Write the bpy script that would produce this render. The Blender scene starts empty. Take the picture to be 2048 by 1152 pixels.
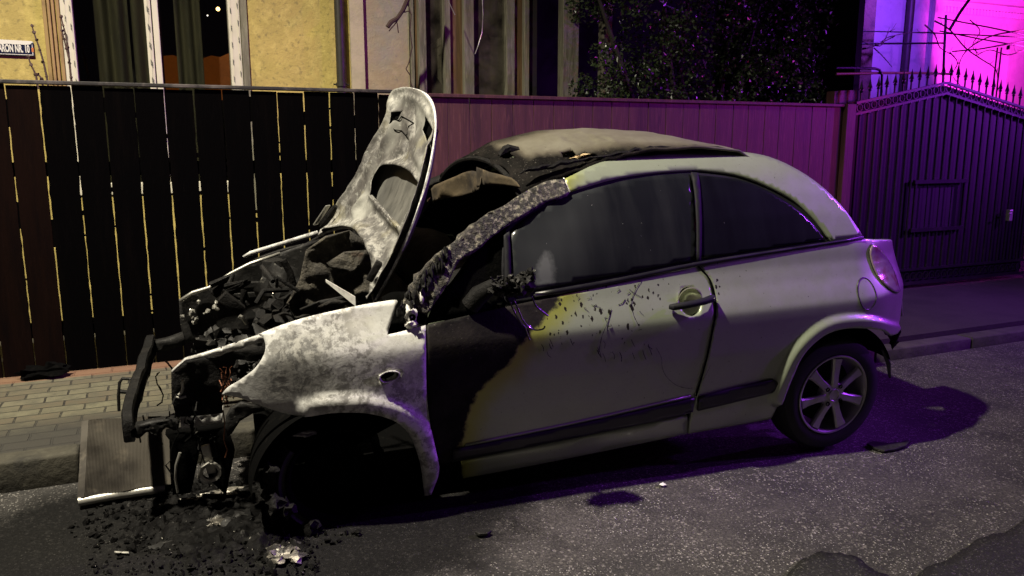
import bpy, bmesh, math, random
import numpy as np
from mathutils import Vector, Matrix, noise as mnoise, geometry as mgeo
random.seed(7)
C = bpy.context.scene.collection
S = bpy.context.scene
# ------------------------------------------------------------------ camera
F, PITCH, TH, H = 1602.936, .1786, .4179, 1.5393
cam = bpy.data.objects.new('camera', bpy.data.cameras.new('camera')); C.objects.link(cam)
cam.location = (0, 0, H); cam.rotation_euler = (math.pi/2-PITCH, 0, -TH)
cam.data.sensor_width = 36; cam.data.lens = F/2048*36; cam.data.clip_end = 500; cam.data.clip_start = .05
S.camera = cam
# ------------------------------------------------------------------ night sky
w = bpy.data.worlds.new("World"); S.world = w; w.use_nodes = True
wn = w.node_tree.nodes; bg = wn['Background']
sky = wn.new('ShaderNodeTexSky'); sky.sky_type = 'NISHITA'; sky.sun_disc = False
sky.sun_elevation = math.radians(-7); sky.sun_rotation = math.radians(100)
add = wn.new('ShaderNodeMixRGB'); add.blend_type = 'ADD'; add.inputs[0].default_value = 1
add.inputs[2].default_value = (.075, .055, .085, 1)
w.node_tree.links.new(sky.outputs[0], add.inputs[1]); w.node_tree.links.new(add.outputs[0], bg.inputs[0])
bg.inputs[1].default_value = .15
S.view_settings.view_transform = 'Standard'; S.view_settings.look = 'None'; S.view_settings.gamma = 1
S.view_settings.exposure = 0.0
# ------------------------------------------------------------------ lamps off to the sides (street lamp, emergency lights, added coloured fills)
def lamp(name, loc, col, power, r=.12, spot=None, size=math.radians(90), blend=.6):
    L = bpy.data.lights.new(name, 'SPOT' if spot else 'POINT'); L.color = col; L.energy = power
    L.shadow_soft_size = r
    o = bpy.data.objects.new(name, L); C.objects.link(o); o.location = loc
    if spot:
        L.spot_size = size; L.spot_blend = blend
        o.rotation_euler = (Vector(spot)-Vector(loc)).to_track_quat('-Z', 'Y').to_euler()
    return o
LAMP = (-1.4, 2.95, 6.5)
lamp('street_lamp_light', LAMP, (1.0, .91, .73), 3900, .10, spot=(.1, 4.3, 0), size=math.radians(100), blend=1)
lamp('blue_beacon_light', (11.2, 3.4, 2.9), (.40, .035, 1.0), 900, .10, spot=(5, 5.5, 1.2), size=math.radians(52), blend=.8)
lamp('blue_glow_light', (9.8, .6, 3.2), (.38, .05, 1.0), 620, .12)
lamp('purple_fill_light', (8.9, 1.6, 4.6), (.36, .05, 1.0), 1500, .08, spot=(3.7, 3.1, 1.25), size=math.radians(24), blend=1)  # added spot that strengthens the violet on the car's rear arch
lamp('violet_fill_light', (8.6, 6.9, 3.6), (.26, .05, 1.0), 230, .1, spot=(8.6, 8.4, 3.1), size=math.radians(120))  # added spot that brightens the pale house wall
lamp('magenta_beacon_light', (11.5, 6.8, 2.6), (1.0, .03, .75), 3200, .12, spot=(12.0, 10.5, 3.6), size=math.radians(100))
lamp('red_tint_light', (9.0, 2.4, 2.3), (1.0, .03, .25), 230, .08, spot=(3.6, 5.5, 1.7), size=math.radians(50), blend=.8)  # added spot that reddens the fence boards
# ------------------------------------------------------------------ projection helpers (design space of this street)
def Rm(a, k):
    return np.array(Matrix.Rotation(a, 3, k))
YAW, ROLL, NOSE = -.0778, .06, .0217
RC = Rm(YAW, 'Z') @ Rm(ROLL, 'X') @ Rm(-NOSE, 'Y')
T0 = np.array([3.032, 2.849, 0.]); HB = np.array([2.46, 0, 0])
OW = np.array([0, 0, H])
def ray(x, y):
    r = (x-1024)/F; yc = (y-576)/F
    fw = math.cos(PITCH)-yc*math.sin(PITCH); up = -(math.sin(PITCH)+yc*math.cos(PITCH))
    return np.array([r*math.cos(TH)+fw*math.sin(TH), -r*math.sin(TH)+fw*math.cos(TH), up])
def UW(x, y, ax, v):                     # photo point on a world plane
    D = ray(x, y); return OW+(v-OW[ax])/D[ax]*D
OL = RC.T@(OW-T0)+HB
def U(x, y, yy):                         # photo point on a lengthwise plane of the car
    d = RC.T@ray(x, y); return OL+(yy-OL[1])/d[1]*d
def c2w(q): return RC@(np.array(q, float)-HB)+T0
def w2c(q): return RC.T@(np.array(q, float)-T0)+HB
_z = np.linspace(0, 1.8, 361)
_t = np.interp(_z, [0, .15, .22, .30, .45, .6, .74, .79, .84, .90, .97, 1.03, 1.1, 1.2, 1.3, 1.38, 1.43, 1.47, 1.52, 1.8],
                   [.14, .09, .055, .03, .012, .0, .001, .004, .028, .060, .090, .105, .130, .172, .225, .28, .33, .39, .5, 1.2])
k = np.exp(-np.linspace(-2, 2, 13)**2); k /= k.sum()
_t = np.convolve(np.pad(_t, 6, mode='edge'), k, mode='valid')
def Yb(x, z):
    y = float(np.interp(z, _z, _t))
    if x < .25: y += ((.25-x)/1.0)**2*.36
    if x > 2.2: y += ((x-2.2)/.9)**2.6*.36
    return y
def UY(x, y, yf=Yb, off=0):
    yy = .08
    for _ in range(30):
        q = U(x, y, yy); yy += .6*(min(yf(q[0], q[2])+off, .9)-yy)
    return U(x, y, yy)
# ------------------------------------------------------------------ object helpers
def link(name, me, m, parent=None):
    o = bpy.data.objects.new(name, me); C.objects.link(o)
    if m is not None: me.materials.append(m)
    if parent is not None: o.parent = parent
    return o
def tag(o, label=None, cat=None, group=None, kind=None):
    if label: o['label'] = label
    if cat: o['category'] = cat
    if group: o['group'] = group
    if kind: o['kind'] = kind
    return o
def thing(name, label, cat, loc=(0, 0, 0), group=None, rz=0):
    o = bpy.data.objects.new(name, None); C.objects.link(o); o.location = loc; o.rotation_euler = (0, 0, rz)
    o.empty_display_size = .1
    return tag(o, label, cat, group)
class MB:
    def __init__(s): s.v = []; s.f = []; s.base = np.zeros(3)
    def add(s, vs, fs):
        n = len(s.v); s.v += [tuple(map(float, p)) for p in vs]; s.f += [tuple(i+n for i in f) for f in fs]; return s
    def box(s, c, d, rot=None, ch=0):
        c = np.array(c, float); d = np.array(d, float)/2
        if ch:
            bm = bmesh.new(); bmesh.ops.create_cube(bm, size=1)
            for v in bm.verts: v.co = Vector([v.co[i]*2*d[i] for i in range(3)])
            bmesh.ops.bevel(bm, geom=bm.edges[:], offset=ch, segments=2, affect='EDGES', profile=.5)
            vs = [np.array(v.co) for v in bm.verts]; bm.verts.index_update(); fs = [[v.index for v in f.verts] for f in bm.faces]; bm.free()
        else:
            vs = [np.array([sx*d[0], sy*d[1], sz*d[2]]) for sx in (-1, 1) for sy in (-1, 1) for sz in (-1, 1)]
            fs = [(0, 1, 3, 2), (4, 6, 7, 5), (0, 4, 5, 1), (2, 3, 7, 6), (0, 2, 6, 4), (1, 5, 7, 3)]
        if rot is not None: vs = [np.array(rot)@v for v in vs]
        return s.add([v+c for v in vs], fs)
    def bar(s, a, b, wd, dp, ch=0):      # box bar between two points
        a = Vector(a); b = Vector(b); d = b-a
        R = np.array(d.to_track_quat('X', 'Z').to_matrix())
        return s.box((a+b)/2, (d.length, wd, dp), R, ch)
    def tube(s, pts, r, n=8, cap=True):
        pts = [Vector(p) for p in pts]; rs = r if isinstance(r, (list, tuple)) else [r]*len(pts)
        vs = []; fs = []; up = Vector((.13, .21, 1)).normalized()
        for i, p in enumerate(pts):
            t = (pts[min(i+1, len(pts)-1)]-pts[max(i-1, 0)]).normalized()
            a = t.cross(up); a = a.normalized() if a.length > .05 else t.cross(Vector((1, 0, 0))).normalized(); b = t.cross(a)
            for j in range(n):
                an = 2*math.pi*j/n; vs.append(p+(a*math.cos(an)+b*math.sin(an))*rs[i])
        for i in range(len(pts)-1):
            for j in range(n):
                k2 = (j+1) % n; fs.append((i*n+j, i*n+k2, (i+1)*n+k2, (i+1)*n+j))
        if cap: fs.append(tuple(range(n))[::-1]); fs.append(tuple((len(pts)-1)*n+j for j in range(n)))
        return s.add(vs, fs)
    def lathe(s, prof, c, axis='Y', n=48, a0=0, a1=2*math.pi):   # prof: (radius, along)
        full = abs(a1-a0-2*math.pi) < 1e-6; m = n if full else n+1
        vs = []; fs = []; c = np.array(c, float)
        for j in range(m):
            an = a0+(a1-a0)*j/n; ca, sa = math.cos(an), math.sin(an)
            for r, h in prof:
                vs.append(c+np.array({'Y': (r*ca, h, r*sa), 'Z': (r*ca, r*sa, h), 'X': (h, r*ca, r*sa)}[axis]))
        L = len(prof)
        for j in range(n):
            k2 = (j+1) % m
            for i in range(L-1): fs.append((j*L+i, j*L+i+1, k2*L+i+1, k2*L+i))
        return s.add(vs, fs)
    def prism(s, poly, fn0, fn1):        # poly of 2D pts extruded between two maps
        n = len(poly); vs = [fn0(p) for p in poly]+[fn1(p) for p in poly]
        fs = [tuple(range(n)), tuple(range(2*n-1, n-1, -1))]+[(i, n+i, n+(i+1) % n, (i+1) % n) for i in range(n)]
        return s.add(vs, fs)
    def lump(s, c, r, seed=0, amp=.35, sub=2, sc=1.6, flat=1.0):
        bm = bmesh.new(); bmesh.ops.create_icosphere(bm, subdivisions=sub, radius=1)
        r = np.array(r if isinstance(r, (tuple, list)) else (r, r, r), float); vs = []
        for v in bm.verts:
            d = 1+amp*2*(mnoise.fractal(v.co*sc+Vector((seed*7.3, seed*3.1, 0)), 1, 2, 3))
            vs.append(np.array(v.co)*d*r+np.array(c, float))
        bm.verts.index_update(); fs = [[v.index for v in f.verts] for f in bm.faces]; bm.free()
        return s.add(vs, fs)
    def build(s, name, m, parent=None, smooth=False, angle=None, bevel=0):
        me = bpy.data.meshes.new(name); me.from_pydata(s.v, [], s.f); me.update()
        bm = bmesh.new(); bm.from_mesh(me); bmesh.ops.recalc_face_normals(bm, faces=bm.faces); bm.to_mesh(me); bm.free()
        if smooth:
            me.polygons.foreach_set('use_smooth', [True]*len(me.polygons))
            try: me.set_sharp_from_angle(angle=math.radians(angle or 40))
            except Exception: pass
        o = link(name, me, m, parent)
        if bevel:
            b = o.modifiers.new('bevel', 'BEVEL'); b.width = bevel; b.segments = 2; b.limit_method = 'ANGLE'
        return o
def smooth_loop(pts, closed=True, sub=4):
    """Catmull-Rom through points; a third element marks a corner."""
    out = []; n = len(pts)
    P = [np.array(p[:2], float) for p in pts]; K = [len(p) > 2 for p in pts]
    rng = range(n) if closed else range(n-1)
    for i in rng:
        j = (i+1) % n; a, b = P[i], P[j]
        p0 = a if K[i] or (not closed and i == 0) else P[i-1]; p3 = b if K[j] or (not closed and j == n-1) else P[(j+1) % n]
        m0 = (b-p0)/2 if not (K[i] or (not closed and i == 0)) else (b-a)
        m1 = (p3-a)/2 if not (K[j] or (not closed and j == n-1)) else (b-a)
        for t in [q/sub for q in range(sub)]:
            out.append((2*t**3-3*t*t+1)*a+(t**3-2*t*t+t)*m0+(-2*t**3+3*t*t)*b+(t**3-t*t)*m1)
    if not closed: out.append(P[-1])
    return out
def inside(P, poly):                     # vectorised even-odd test
    P = np.asarray(P); poly = np.asarray(poly); x, y = P[:, 0], P[:, 1]; r = np.zeros(len(P), bool); j = len(poly)-1
    for i in range(len(poly)):
        xi, yi = poly[i]; xj, yj = poly[j]
        if yi != yj:
            r ^= ((yi > y) != (yj > y)) & (x < (xj-xi)*(y-yi)/(yj-yi)+xi)
        j = i
    return r
def pdist(P, poly, closed=True):
    P = np.asarray(P, float); poly = np.asarray(poly, float); d = np.full(len(P), 9.0); n = len(poly)
    for i in range(n if closed else n-1):
        a, b = poly[i], poly[(i+1) % n]; ab = b-a; L = (ab@ab)+1e-12
        t = np.clip(((P-a)@ab)/L, 0, 1); q = P-(a+t[:, None]*ab); d = np.minimum(d, np.hypot(q[:, 0], q[:, 1]))
    return d
def sheet(name, out, fn, mat, parent, step=.02, holes=(), thick=.004, masks=None, relief=None, rough_edge=0, flip=False, inward=None):
    """fills the 2D outline with a dense mesh and maps it through fn(a,b,extra)->xyz"""
    out = np.array([p[:2] for p in out]); holes = [np.array(h) for h in holes]
    lo, hi = out.min(0), out.max(0)
    g = np.array([(x+(step/2 if j % 2 else 0), y) for j, y in enumerate(np.arange(lo[1]+step/2, hi[1], step*.87)) for x in np.arange(lo[0]+step/3, hi[0], step)])
    g = g[inside(g, out)] if len(g) else np.zeros((0, 2)); g = g[pdist(g, out) > step*.45] if len(g) else g
    for h in holes: g = g[(~inside(g, h)) & (pdist(g, h) > step*.45)]
    vs = [Vector(p) for p in out]; ed = [(i, (i+1) % len(out)) for i in range(len(out))]
    for h in holes:
        n = len(vs); vs += [Vector(p) for p in h]; ed += [(n+i, n+(i+1) % len(h)) for i in range(len(h))]
    vs += [Vector(p) for p in g]
    V, E, Fc, *_ = mgeo.delaunay_2d_cdt(vs, ed, [], 0, 1e-5)
    V = np.array([tuple(v) for v in V]); cen = np.array([V[list(f)].mean(0) for f in Fc])
    ok = inside(cen, out)
    for h in holes: ok &= ~inside(cen, h)
    Fc = [f for f, q in zip(Fc, ok) if q]
    rel = relief(V) if relief else np.zeros(len(V))
    co = [tuple(map(float, fn(a, b, r))) for (a, b), r in zip(V, rel)]
    me = bpy.data.meshes.new(name); me.from_pydata(co, [], [tuple(f) for f in Fc]); me.update()
    bm = bmesh.new(); bm.from_mesh(me)
    for k2, poly in (masks or {}).items():
        pass
    me2 = me
    for k2, poly in (masks or {}).items():
        at = me.attributes.new(k2, 'FLOAT', 'POINT'); sd = pdist(V, poly); sd[~inside(V, poly)] *= -1
        at.data.foreach_set('value', sd.astype(np.float32))
    bm.free()
    # make normals point the wanted way
    nn = me.polygons[0].normal
    tot = Vector((0, 0, 0))
    for p in me.polygons: tot += p.normal*p.area
    want = Vector(inward or (0, -1, 0))
    if (tot.dot(want) < 0) != flip: me.flip_normals()
    me.polygons.foreach_set('use_smooth', [True]*len(me.polygons))
    o = link(name, me, mat, parent)
    loose = [v for v in range(0)]
    if thick:
        s = o.modifiers.new('solid', 'SOLIDIFY'); s.thickness = thick; s.offset = -1
    # drop vertices no face uses
    bm = bmesh.new(); bm.from_mesh(me); bmesh.ops.delete(bm, geom=[v for v in bm.verts if not v.link_faces], context='VERTS'); bm.to_mesh(me); bm.free()
    return o
# ------------------------------------------------------------------ materials
def nt(name):
    m = bpy.data.materials.new(name); m.use_nodes = True; t = m.node_tree; return m, t, t.nodes, t.links, t.nodes['Principled BSDF']
def mat(name, col, rough=.6, metal=0, layers=(), bump=None, coat=0, spec=None, emit=None, alpha=None, stretch=None, coords='Object', rvar=0):
    """layers: (scale, detail, lo, hi, colour[, strength[, seed]]) noise-masked colours over the base"""
    m, t, N, L, P = nt(name)
    P.inputs['Roughness'].default_value = rough; P.inputs['Metallic'].default_value = metal; P.inputs['Coat Weight'].default_value = coat
    if spec is not None: P.inputs['Specular IOR Level'].default_value = spec
    tc = N.new('ShaderNodeTexCoord').outputs[coords]
    if stretch:
        mp = N.new('ShaderNodeMapping'); mp.inputs['Scale'].default_value = stretch; L.new(tc, mp.inputs[0]); tc = mp.outputs[0]
    c = N.new('ShaderNodeRGB'); c.outputs[0].default_value = (*col, 1); c = c.outputs[0]
    for ly in layers:
        sc, det, lo, hi, cc = ly[:5]; st = ly[5] if len(ly) > 5 else 1
        n = N.new('ShaderNodeTexNoise'); n.noise_dimensions = '4D'; n.inputs['Scale'].default_value = sc; n.inputs['Detail'].default_value = det; n.inputs['Roughness'].default_value = .62
        n.inputs['W'].default_value = (ly[6] if len(ly) > 6 else 0)+sc*.37
        L.new(tc, n.inputs['Vector']); r = N.new('ShaderNodeMapRange'); r.inputs[1].default_value = lo; r.inputs[2].default_value = hi; r.inputs[4].default_value = st
        L.new(n.outputs[0], r.inputs[0]); mx = N.new('ShaderNodeMixRGB'); L.new(r.outputs[0], mx.inputs[0]); L.new(c, mx.inputs[1]); mx.inputs[2].default_value = (*cc, 1); c = mx.outputs[0]
    L.new(c, P.inputs['Base Color'])
    if rvar:
        n = N.new('ShaderNodeTexNoise'); n.inputs['Scale'].default_value = 9; n.inputs['Detail'].default_value = 6; L.new(tc, n.inputs['Vector'])
        r = N.new('ShaderNodeMapRange'); r.inputs[1].default_value = .3; r.inputs[2].default_value = .7; r.inputs[3].default_value = rough-rvar; r.inputs[4].default_value = rough+rvar
        L.new(n.outputs[0], r.inputs[0]); L.new(r.outputs[0], P.inputs['Roughness'])
    if bump:
        n = N.new('ShaderNodeTexNoise'); n.inputs['Scale'].default_value = bump[0]; n.inputs['Detail'].default_value = 7; n.inputs['Roughness'].default_value = .65; L.new(tc, n.inputs['Vector'])
        b = N.new('ShaderNodeBump'); b.inputs['Strength'].default_value = bump[1]; b.inputs['Distance'].default_value = bump[2]; L.new(n.outputs[0], b.inputs['Height']); L.new(b.outputs[0], P.inputs['Normal'])
    if emit: P.inputs['Emission Color'].default_value = (*emit[0], 1); P.inputs['Emission Strength'].default_value = emit[1]
    return m
def math_(N, L, op, a, b=None, clamp=False):
    n = N.new('ShaderNodeMath'); n.operation = op; n.use_clamp = clamp
    for i, q in enumerate((a, b)):
        if q is None: continue
        if isinstance(q, (int, float)): n.inputs[i].default_value = q
        else: L.new(q, n.inputs[i])
    return n.outputs[0]
def mixc(N, L, fac, a, b):
    n = N.new('ShaderNodeMixRGB')
    for i, q in enumerate((fac, a, b)):
        if isinstance(q, (int, float)): n.inputs[i].default_value = q
        elif isinstance(q, tuple): n.inputs[i].default_value = (*q, 1)
        else: L.new(q, n.inputs[i])
    return n.outputs[0]
def rng_(N, L, v, a, b, c=0, d=1, smooth=False):
    n = N.new('ShaderNodeMapRange'); L.new(v, n.inputs[0])
    if smooth: n.interpolation_type = 'SMOOTHSTEP'
    for i, q in zip((1, 2, 3, 4), (a, b, c, d)): n.inputs[i].default_value = q
    return n.outputs[0]
def noise_(N, L, tc, sc, det=5, w_=0, rough=.6, out=0):
    n = N.new('ShaderNodeTexNoise'); n.noise_dimensions = '4D'; n.inputs['Scale'].default_value = sc; n.inputs['Detail'].default_value = det
    n.inputs['Roughness'].default_value = rough; n.inputs['W'].default_value = w_; L.new(tc, n.inputs['Vector']); return n.outputs[out]
def attr_(N, name):
    a = N.new('ShaderNodeAttribute'); a.attribute_name = name; return a.outputs['Fac']
def car_paint():
    """aged silver-green paint; 'burn' and 'spl' are soot and splatter patches (signed distance in metres)"""
    m, t, N, L, P = nt('car_paint'); tc = N.new('ShaderNodeTexCoord').outputs['Object']
    base = mixc(N, L, rng_(N, L, noise_(N, L, tc, 3, 4), .35, .7, 0, .5), (.34, .385, .285), (.27, .30, .215))
    base = mixc(N, L, rng_(N, L, noise_(N, L, tc, 60, 4, 3), .55, .8, 0, .25), base, (.16, .14, .11))
    burn = attr_(N, 'burn')
    nz = math_(N, L, 'MULTIPLY', math_(N, L, 'SUBTRACT', noise_(N, L, tc, 11, 8, 1, .66), .5), .095)
    sd = math_(N, L, 'ADD', burn, nz)
    halo = rng_(N, L, sd, -.13, -.005, 0, .88, True)
    base = mixc(N, L, halo, base, (.31, .33, .045))
    core = rng_(N, L, sd, -.010, .012, 0, 1, True)
    L.new(math_(N, L, 'SUBTRACT', .5, math_(N, L, 'MULTIPLY', core, .38)), P.inputs['Specular IOR Level'])
    ash = rng_(N, L, noise_(N, L, tc, 55, 8, 5, .7), .60, .70, 0, .55)
    ash = math_(N, L, 'MULTIPLY', ash, rng_(N, L, noise_(N, L, tc, 5, 3, 9), .45, .65))
    char = mixc(N, L, rng_(N, L, noise_(N, L, tc, 7, 7, 2), .4, .7), (.004, .0036, .0036), (.020, .017, .015))
    char = mixc(N, L, ash, char, (.28, .25, .22))
    col = mixc(N, L, core, base, char)
    # splatter of burnt plastic
    spl = attr_(N, 'spl')
    mp = N.new('ShaderNodeMapping'); mp.inputs['Scale'].default_value = (1, 1, .55); mp.inputs['Rotation'].default_value = (0, .5, 0); L.new(tc, mp.inputs[0])
    v = N.new('ShaderNodeTexVoronoi'); v.inputs['Scale'].default_value = 60; L.new(mp.outputs[0], v.inputs['Vector'])
    sep = N.new('ShaderNodeSeparateColor'); L.new(v.outputs['Color'], sep.inputs[0])
    rad = math_(N, L, 'MULTIPLY', rng_(N, L, sep.outputs[0], .45, 1, 0, .60), rng_(N, L, spl, -.05, .10, 0, 1))
    warp = math_(N, L, 'ADD', v.outputs['Distance'], math_(N, L, 'MULTIPLY', math_(N, L, 'SUBTRACT', noise_(N, L, tc, 110, 3), .5), .9))
    spot = math_(N, L, 'LESS_THAN', warp, rad)
    col = mixc(N, L, spot, col, (.02, .017, .012))
    L.new(col, P.inputs['Base Color'])
    mt = math_(N, L, 'SUBTRACT', 1, core); mt = math_(N, L, 'MULTIPLY', mt, .28); L.new(mt, P.inputs['Metallic'])
    rg = math_(N, L, 'ADD', rng_(N, L, noise_(N, L, tc, 12, 6, 4), .3, .7, .30, .44), math_(N, L, 'MULTIPLY', core, .3)); L.new(rg, P.inputs['Roughness'])
    ct = math_(N, L, 'MULTIPLY', math_(N, L, 'SUBTRACT', 1, rng_(N, L, sd, -.2, 0)), .5); L.new(ct, P.inputs['Coat Weight']); P.inputs['Coat Roughness'].default_value = .12
    b = N.new('ShaderNodeBump'); b.inputs['Strength'].default_value = .5; b.inputs['Distance'].default_value = .004
    hh = math_(N, L, 'MULTIPLY', noise_(N, L, tc, 70, 6, 8), core); L.new(hh, b.inputs['Height']); L.new(b.outputs[0], P.inputs['Normal'])
    return m
def ash_metal(name='ash_metal', dark=0.0, yellow=.3):
    """burnt-off paint: chalky white oxide over grey bare metal"""
    m, t, N, L, P = nt(name); tc = N.new('ShaderNodeTexCoord').outputs['Object']
    wn_ = noise_(N, L, tc, 6, 3, 11, .5, 1)
    wv = N.new('ShaderNodeVectorMath'); wv.operation = 'MULTIPLY_ADD'; L.new(wn_, wv.inputs[0]); wv.inputs[1].default_value = (.09,)*3; L.new(tc, wv.inputs[2]); tw = wv.outputs[0]
    a = rng_(N, L, noise_(N, L, tw, 24, 10, 1, .74), .47-dark*.12, .55-dark*.1)
    big = rng_(N, L, noise_(N, L, tw, 2.8, 3, 6, .5), .38, .54)
    a = math_(N, L, 'MULTIPLY', a, big)
    col = mixc(N, L, a, (.68-.4*dark, .68-.4*dark, .65-.4*dark), (.27-.2*dark, .265-.2*dark, .25-.19*dark))
    col = mixc(N, L, rng_(N, L, noise_(N, L, tw, 34, 8, 2, .7), .50, .64, 0, .55), col, (.40-.2*dark, .39-.2*dark, .37-.2*dark))
    col = mixc(N, L, rng_(N, L, noise_(N, L, tc, 4, 5, 3, .6), .55, .75, 0, yellow), col, (.36, .32, .16))
    col = mixc(N, L, rng_(N, L, noise_(N, L, tc, 90, 5, 4, .6), .62, .72, 0, .7), col, (.07, .065, .06))
    # grey soot patch with its own shape; on the bonnet also painted shade
    sd = math_(N, L, 'ADD', attr_(N, 'burn'), math_(N, L, 'MULTIPLY', math_(N, L, 'SUBTRACT', noise_(N, L, tc, 14, 8, 7, .7), .5), .16))
    col = mixc(N, L, rng_(N, L, sd, -.01, .05, 0, .78), col, mixc(N, L, rng_(N, L, noise_(N, L, tw, 24, 9, 12, .75), .47, .55), (.09, .088, .085), (.5, .49, .45)))
    L.new(col, P.inputs['Base Color']); P.inputs['Roughness'].default_value = .72; P.inputs['Metallic'].default_value = .1
    b = N.new('ShaderNodeBump'); b.inputs['Strength'].default_value = .45; b.inputs['Distance'].default_value = .004
    L.new(noise_(N, L, tw, 30, 9, 5, .7), b.inputs['Height']); L.new(b.outputs[0], P.inputs['Normal'])
    return m
M = {}
M['paint'] = car_paint(); M['ash'] = ash_metal()
M['hood'] = ash_metal('hood_metal', 1.0, .6)
M['skin'] = mat('hood_skin', (.10, .098, .09), .55, .3, [(5, 5, .45, .7, (.24, .235, .21), .8), (16, 8, .5, .7, (.05, .05, .045), .8)], (20, .4, .004), stretch=(1, 2, .6))
M['char'] = mat('charred_metal', (.006, .0056, .0055), .7, .1, [(9, 7, .5, .75, (.020, .018, .016)), (60, 8, .64, .72, (.12, .11, .10), .6)], (40, .9, .01), rvar=.15, spec=.2)
M['char2'] = mat('sooted_metal', (.017, .0165, .016), .6, .3, [(7, 6, .5, .72, (.05, .048, .045)), (50, 8, .61, .68, (.26, .25, .22), .6)], (35, .7, .006), rvar=.15, spec=.25)
M['black'] = mat('black_plastic', (.012, .012, .014), .38, 0, [(8, 5, .5, .8, (.03, .028, .026))], (80, .1, .002), rvar=.1)
M['soot'] = mat('soot', (.002, .002, .002), .95, 0, [(30, 6, .55, .75, (.006, .0055, .005))], (60, .8, .006), spec=.04)  # also blackens the added shade tray, wheel disc and hole sheets
M['tyre'] = mat('tyre_rubber', (.010, .010, .011), .75, 0, [(20, 5, .5, .8, (.02, .019, .018))], (120, .3, .002))
M['rim'] = mat('rim_alloy', (.42, .41, .40), .38, .55, [(14, 6, .5, .75, (.22, .20, .18), .6)], (60, .08, .001), coat=.2)
M['alum'] = mat('bare_aluminium', (.5, .49, .44), .42, .7, [(8, 6, .5, .7, (.2, .19, .16), .8), (40, 7, .6, .7, (.05, .05, .05), .8)], (50, .4, .003))
M['pillar'] = mat('blistered_pillar', (.028, .026, .023), .75, 0, [(55, 9, .50, .62, (.34, .31, .24), .9), (16, 6, .5, .62, (.06, .052, .045), .8), (8, 4, .62, .72, (.015, .013, .012), .9)], (90, 1.0, .012))
M['canvas'] = None
M['tan'] = mat('headliner_cloth', (.075, .055, .028), .9, 0, [(6, 5, .42, .62, (.02, .014, .008)), (30, 6, .55, .7, (.15, .11, .06), .5)], (40, .5, .004))
M['copper'] = mat('bare_copper_wire', (.16, .06, .03), .5, .5, [(40, 4, .5, .7, (.1, .04, .02))])
M['white'] = mat('white_ash', (.72, .71, .66), .8, 0, [(20, 6, .5, .7, (.35, .33, .3), .7)], (60, .5, .004))
M['mirror_glass'] = mat('tail_lens', (.40, .30, .34), .12, .2, [(9, 3, .5, .6, (.30, .08, .10), .7)], (260, .2, .001), coat=1)
def roof_mat():
    m, t, N, L, P = nt('canvas_roof'); tc = N.new('ShaderNodeTexCoord').outputs['Object']
    base = mixc(N, L, rng_(N, L, noise_(N, L, tc, 5, 6), .4, .7), (.33, .32, .25), (.26, .25, .19))
    sp = rng_(N, L, noise_(N, L, tc, 45, 4, 2), .68, .72); base = mixc(N, L, sp, base, (.04, .03, .02))
    sd = math_(N, L, 'ADD', attr_(N, 'burn'), math_(N, L, 'MULTIPLY', math_(N, L, 'SUBTRACT', noise_(N, L, tc, 11, 8, 1, .65), .5), .035))
    base = mixc(N, L, rng_(N, L, sd, -.08, 0, 0, .9, True), base, (.06, .048, .03))
    c = rng_(N, L, sd, -.01, .02)
    ch = mixc(N, L, rng_(N, L, noise_(N, L, tc, 9, 8, 4, .7), .45, .7), (.005, .0045, .004), (.018, .015, .013))
    ch = mixc(N, L, rng_(N, L, noise_(N, L, tc, 80, 8, 6, .7), .60, .66, 0, .6), ch, (.22, .2, .17))
    L.new(mixc(N, L, c, base, ch), P.inputs['Base Color']); P.inputs['Roughness'].default_value = .72; L.new(math_(N, L, 'SUBTRACT', .4, math_(N, L, 'MULTIPLY', c, .33)), P.inputs['Specular IOR Level'])
    b = N.new('ShaderNodeBump'); b.inputs['Distance'].default_value = .012; b.inputs['Strength'].default_value = .7
    L.new(math_(N, L, 'MULTIPLY', noise_(N, L, tc, 28, 9, 7, .7), math_(N, L, 'ADD', c, .05)), b.inputs['Height']); L.new(b.outputs[0], P.inputs['Normal'])
    return m
M['canvas'] = roof_mat()
def sooty_glass(name, col, hazec, amt):
    m, t, N, L, P = nt(name); tc = N.new('ShaderNodeTexCoord').outputs['Object']
    mp = N.new('ShaderNodeMapping'); mp.inputs['Scale'].default_value = (3.5, 1, .5); L.new(tc, mp.inputs[0])
    st = rng_(N, L, noise_(N, L, mp.outputs[0], 3.2, 4, 2, .5), .38, .72)
    fr = attr_(N, 'haze'); k_ = math_(N, L, 'MULTIPLY', st, amt)
    c = mixc(N, L, k_, col, hazec)
    gl = rng_(N, L, fr, -.16, .22, 0, .8, True); c = mixc(N, L, gl, c, (.055, .06, .06))
    sm = rng_(N, L, math_(N, L, 'ADD', attr_(N, 'smear'), math_(N, L, 'MULTIPLY', math_(N, L, 'SUBTRACT', noise_(N, L, tc, 30, 6), .5), .05)), -.012, .016, 0, .5); c = mixc(N, L, sm, c, (.24, .255, .245))
    sp = rng_(N, L, noise_(N, L, tc, 85, 2, 5), .755, .765); c = mixc(N, L, sp, c, (.6, .6, .6))
    L.new(c, P.inputs['Base Color']); P.inputs['Roughness'].default_value = .22; P.inputs['Specular IOR Level'].default_value = .35
    return m
M['glass_f'] = sooty_glass('sooted_glass', (.010, .011, .014), (.028, .030, .032), .8)
M['glass_r'] = sooty_glass('tinted_glass', (.005, .005, .008), (.012, .012, .02), .5)
M['plaster'] = mat('yellow_plaster', (.55, .43, .13), .9, 0, [(.9, 7, .45, .60, (.34, .27, .09), .6, 5), (3, 6, .4, .65, (.42, .33, .10)), (9, 7, .5, .66, (.68, .55, .18), .6), (28, 7, .54, .66, (.22, .18, .07), .7)], (40, .5, .01))
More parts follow.
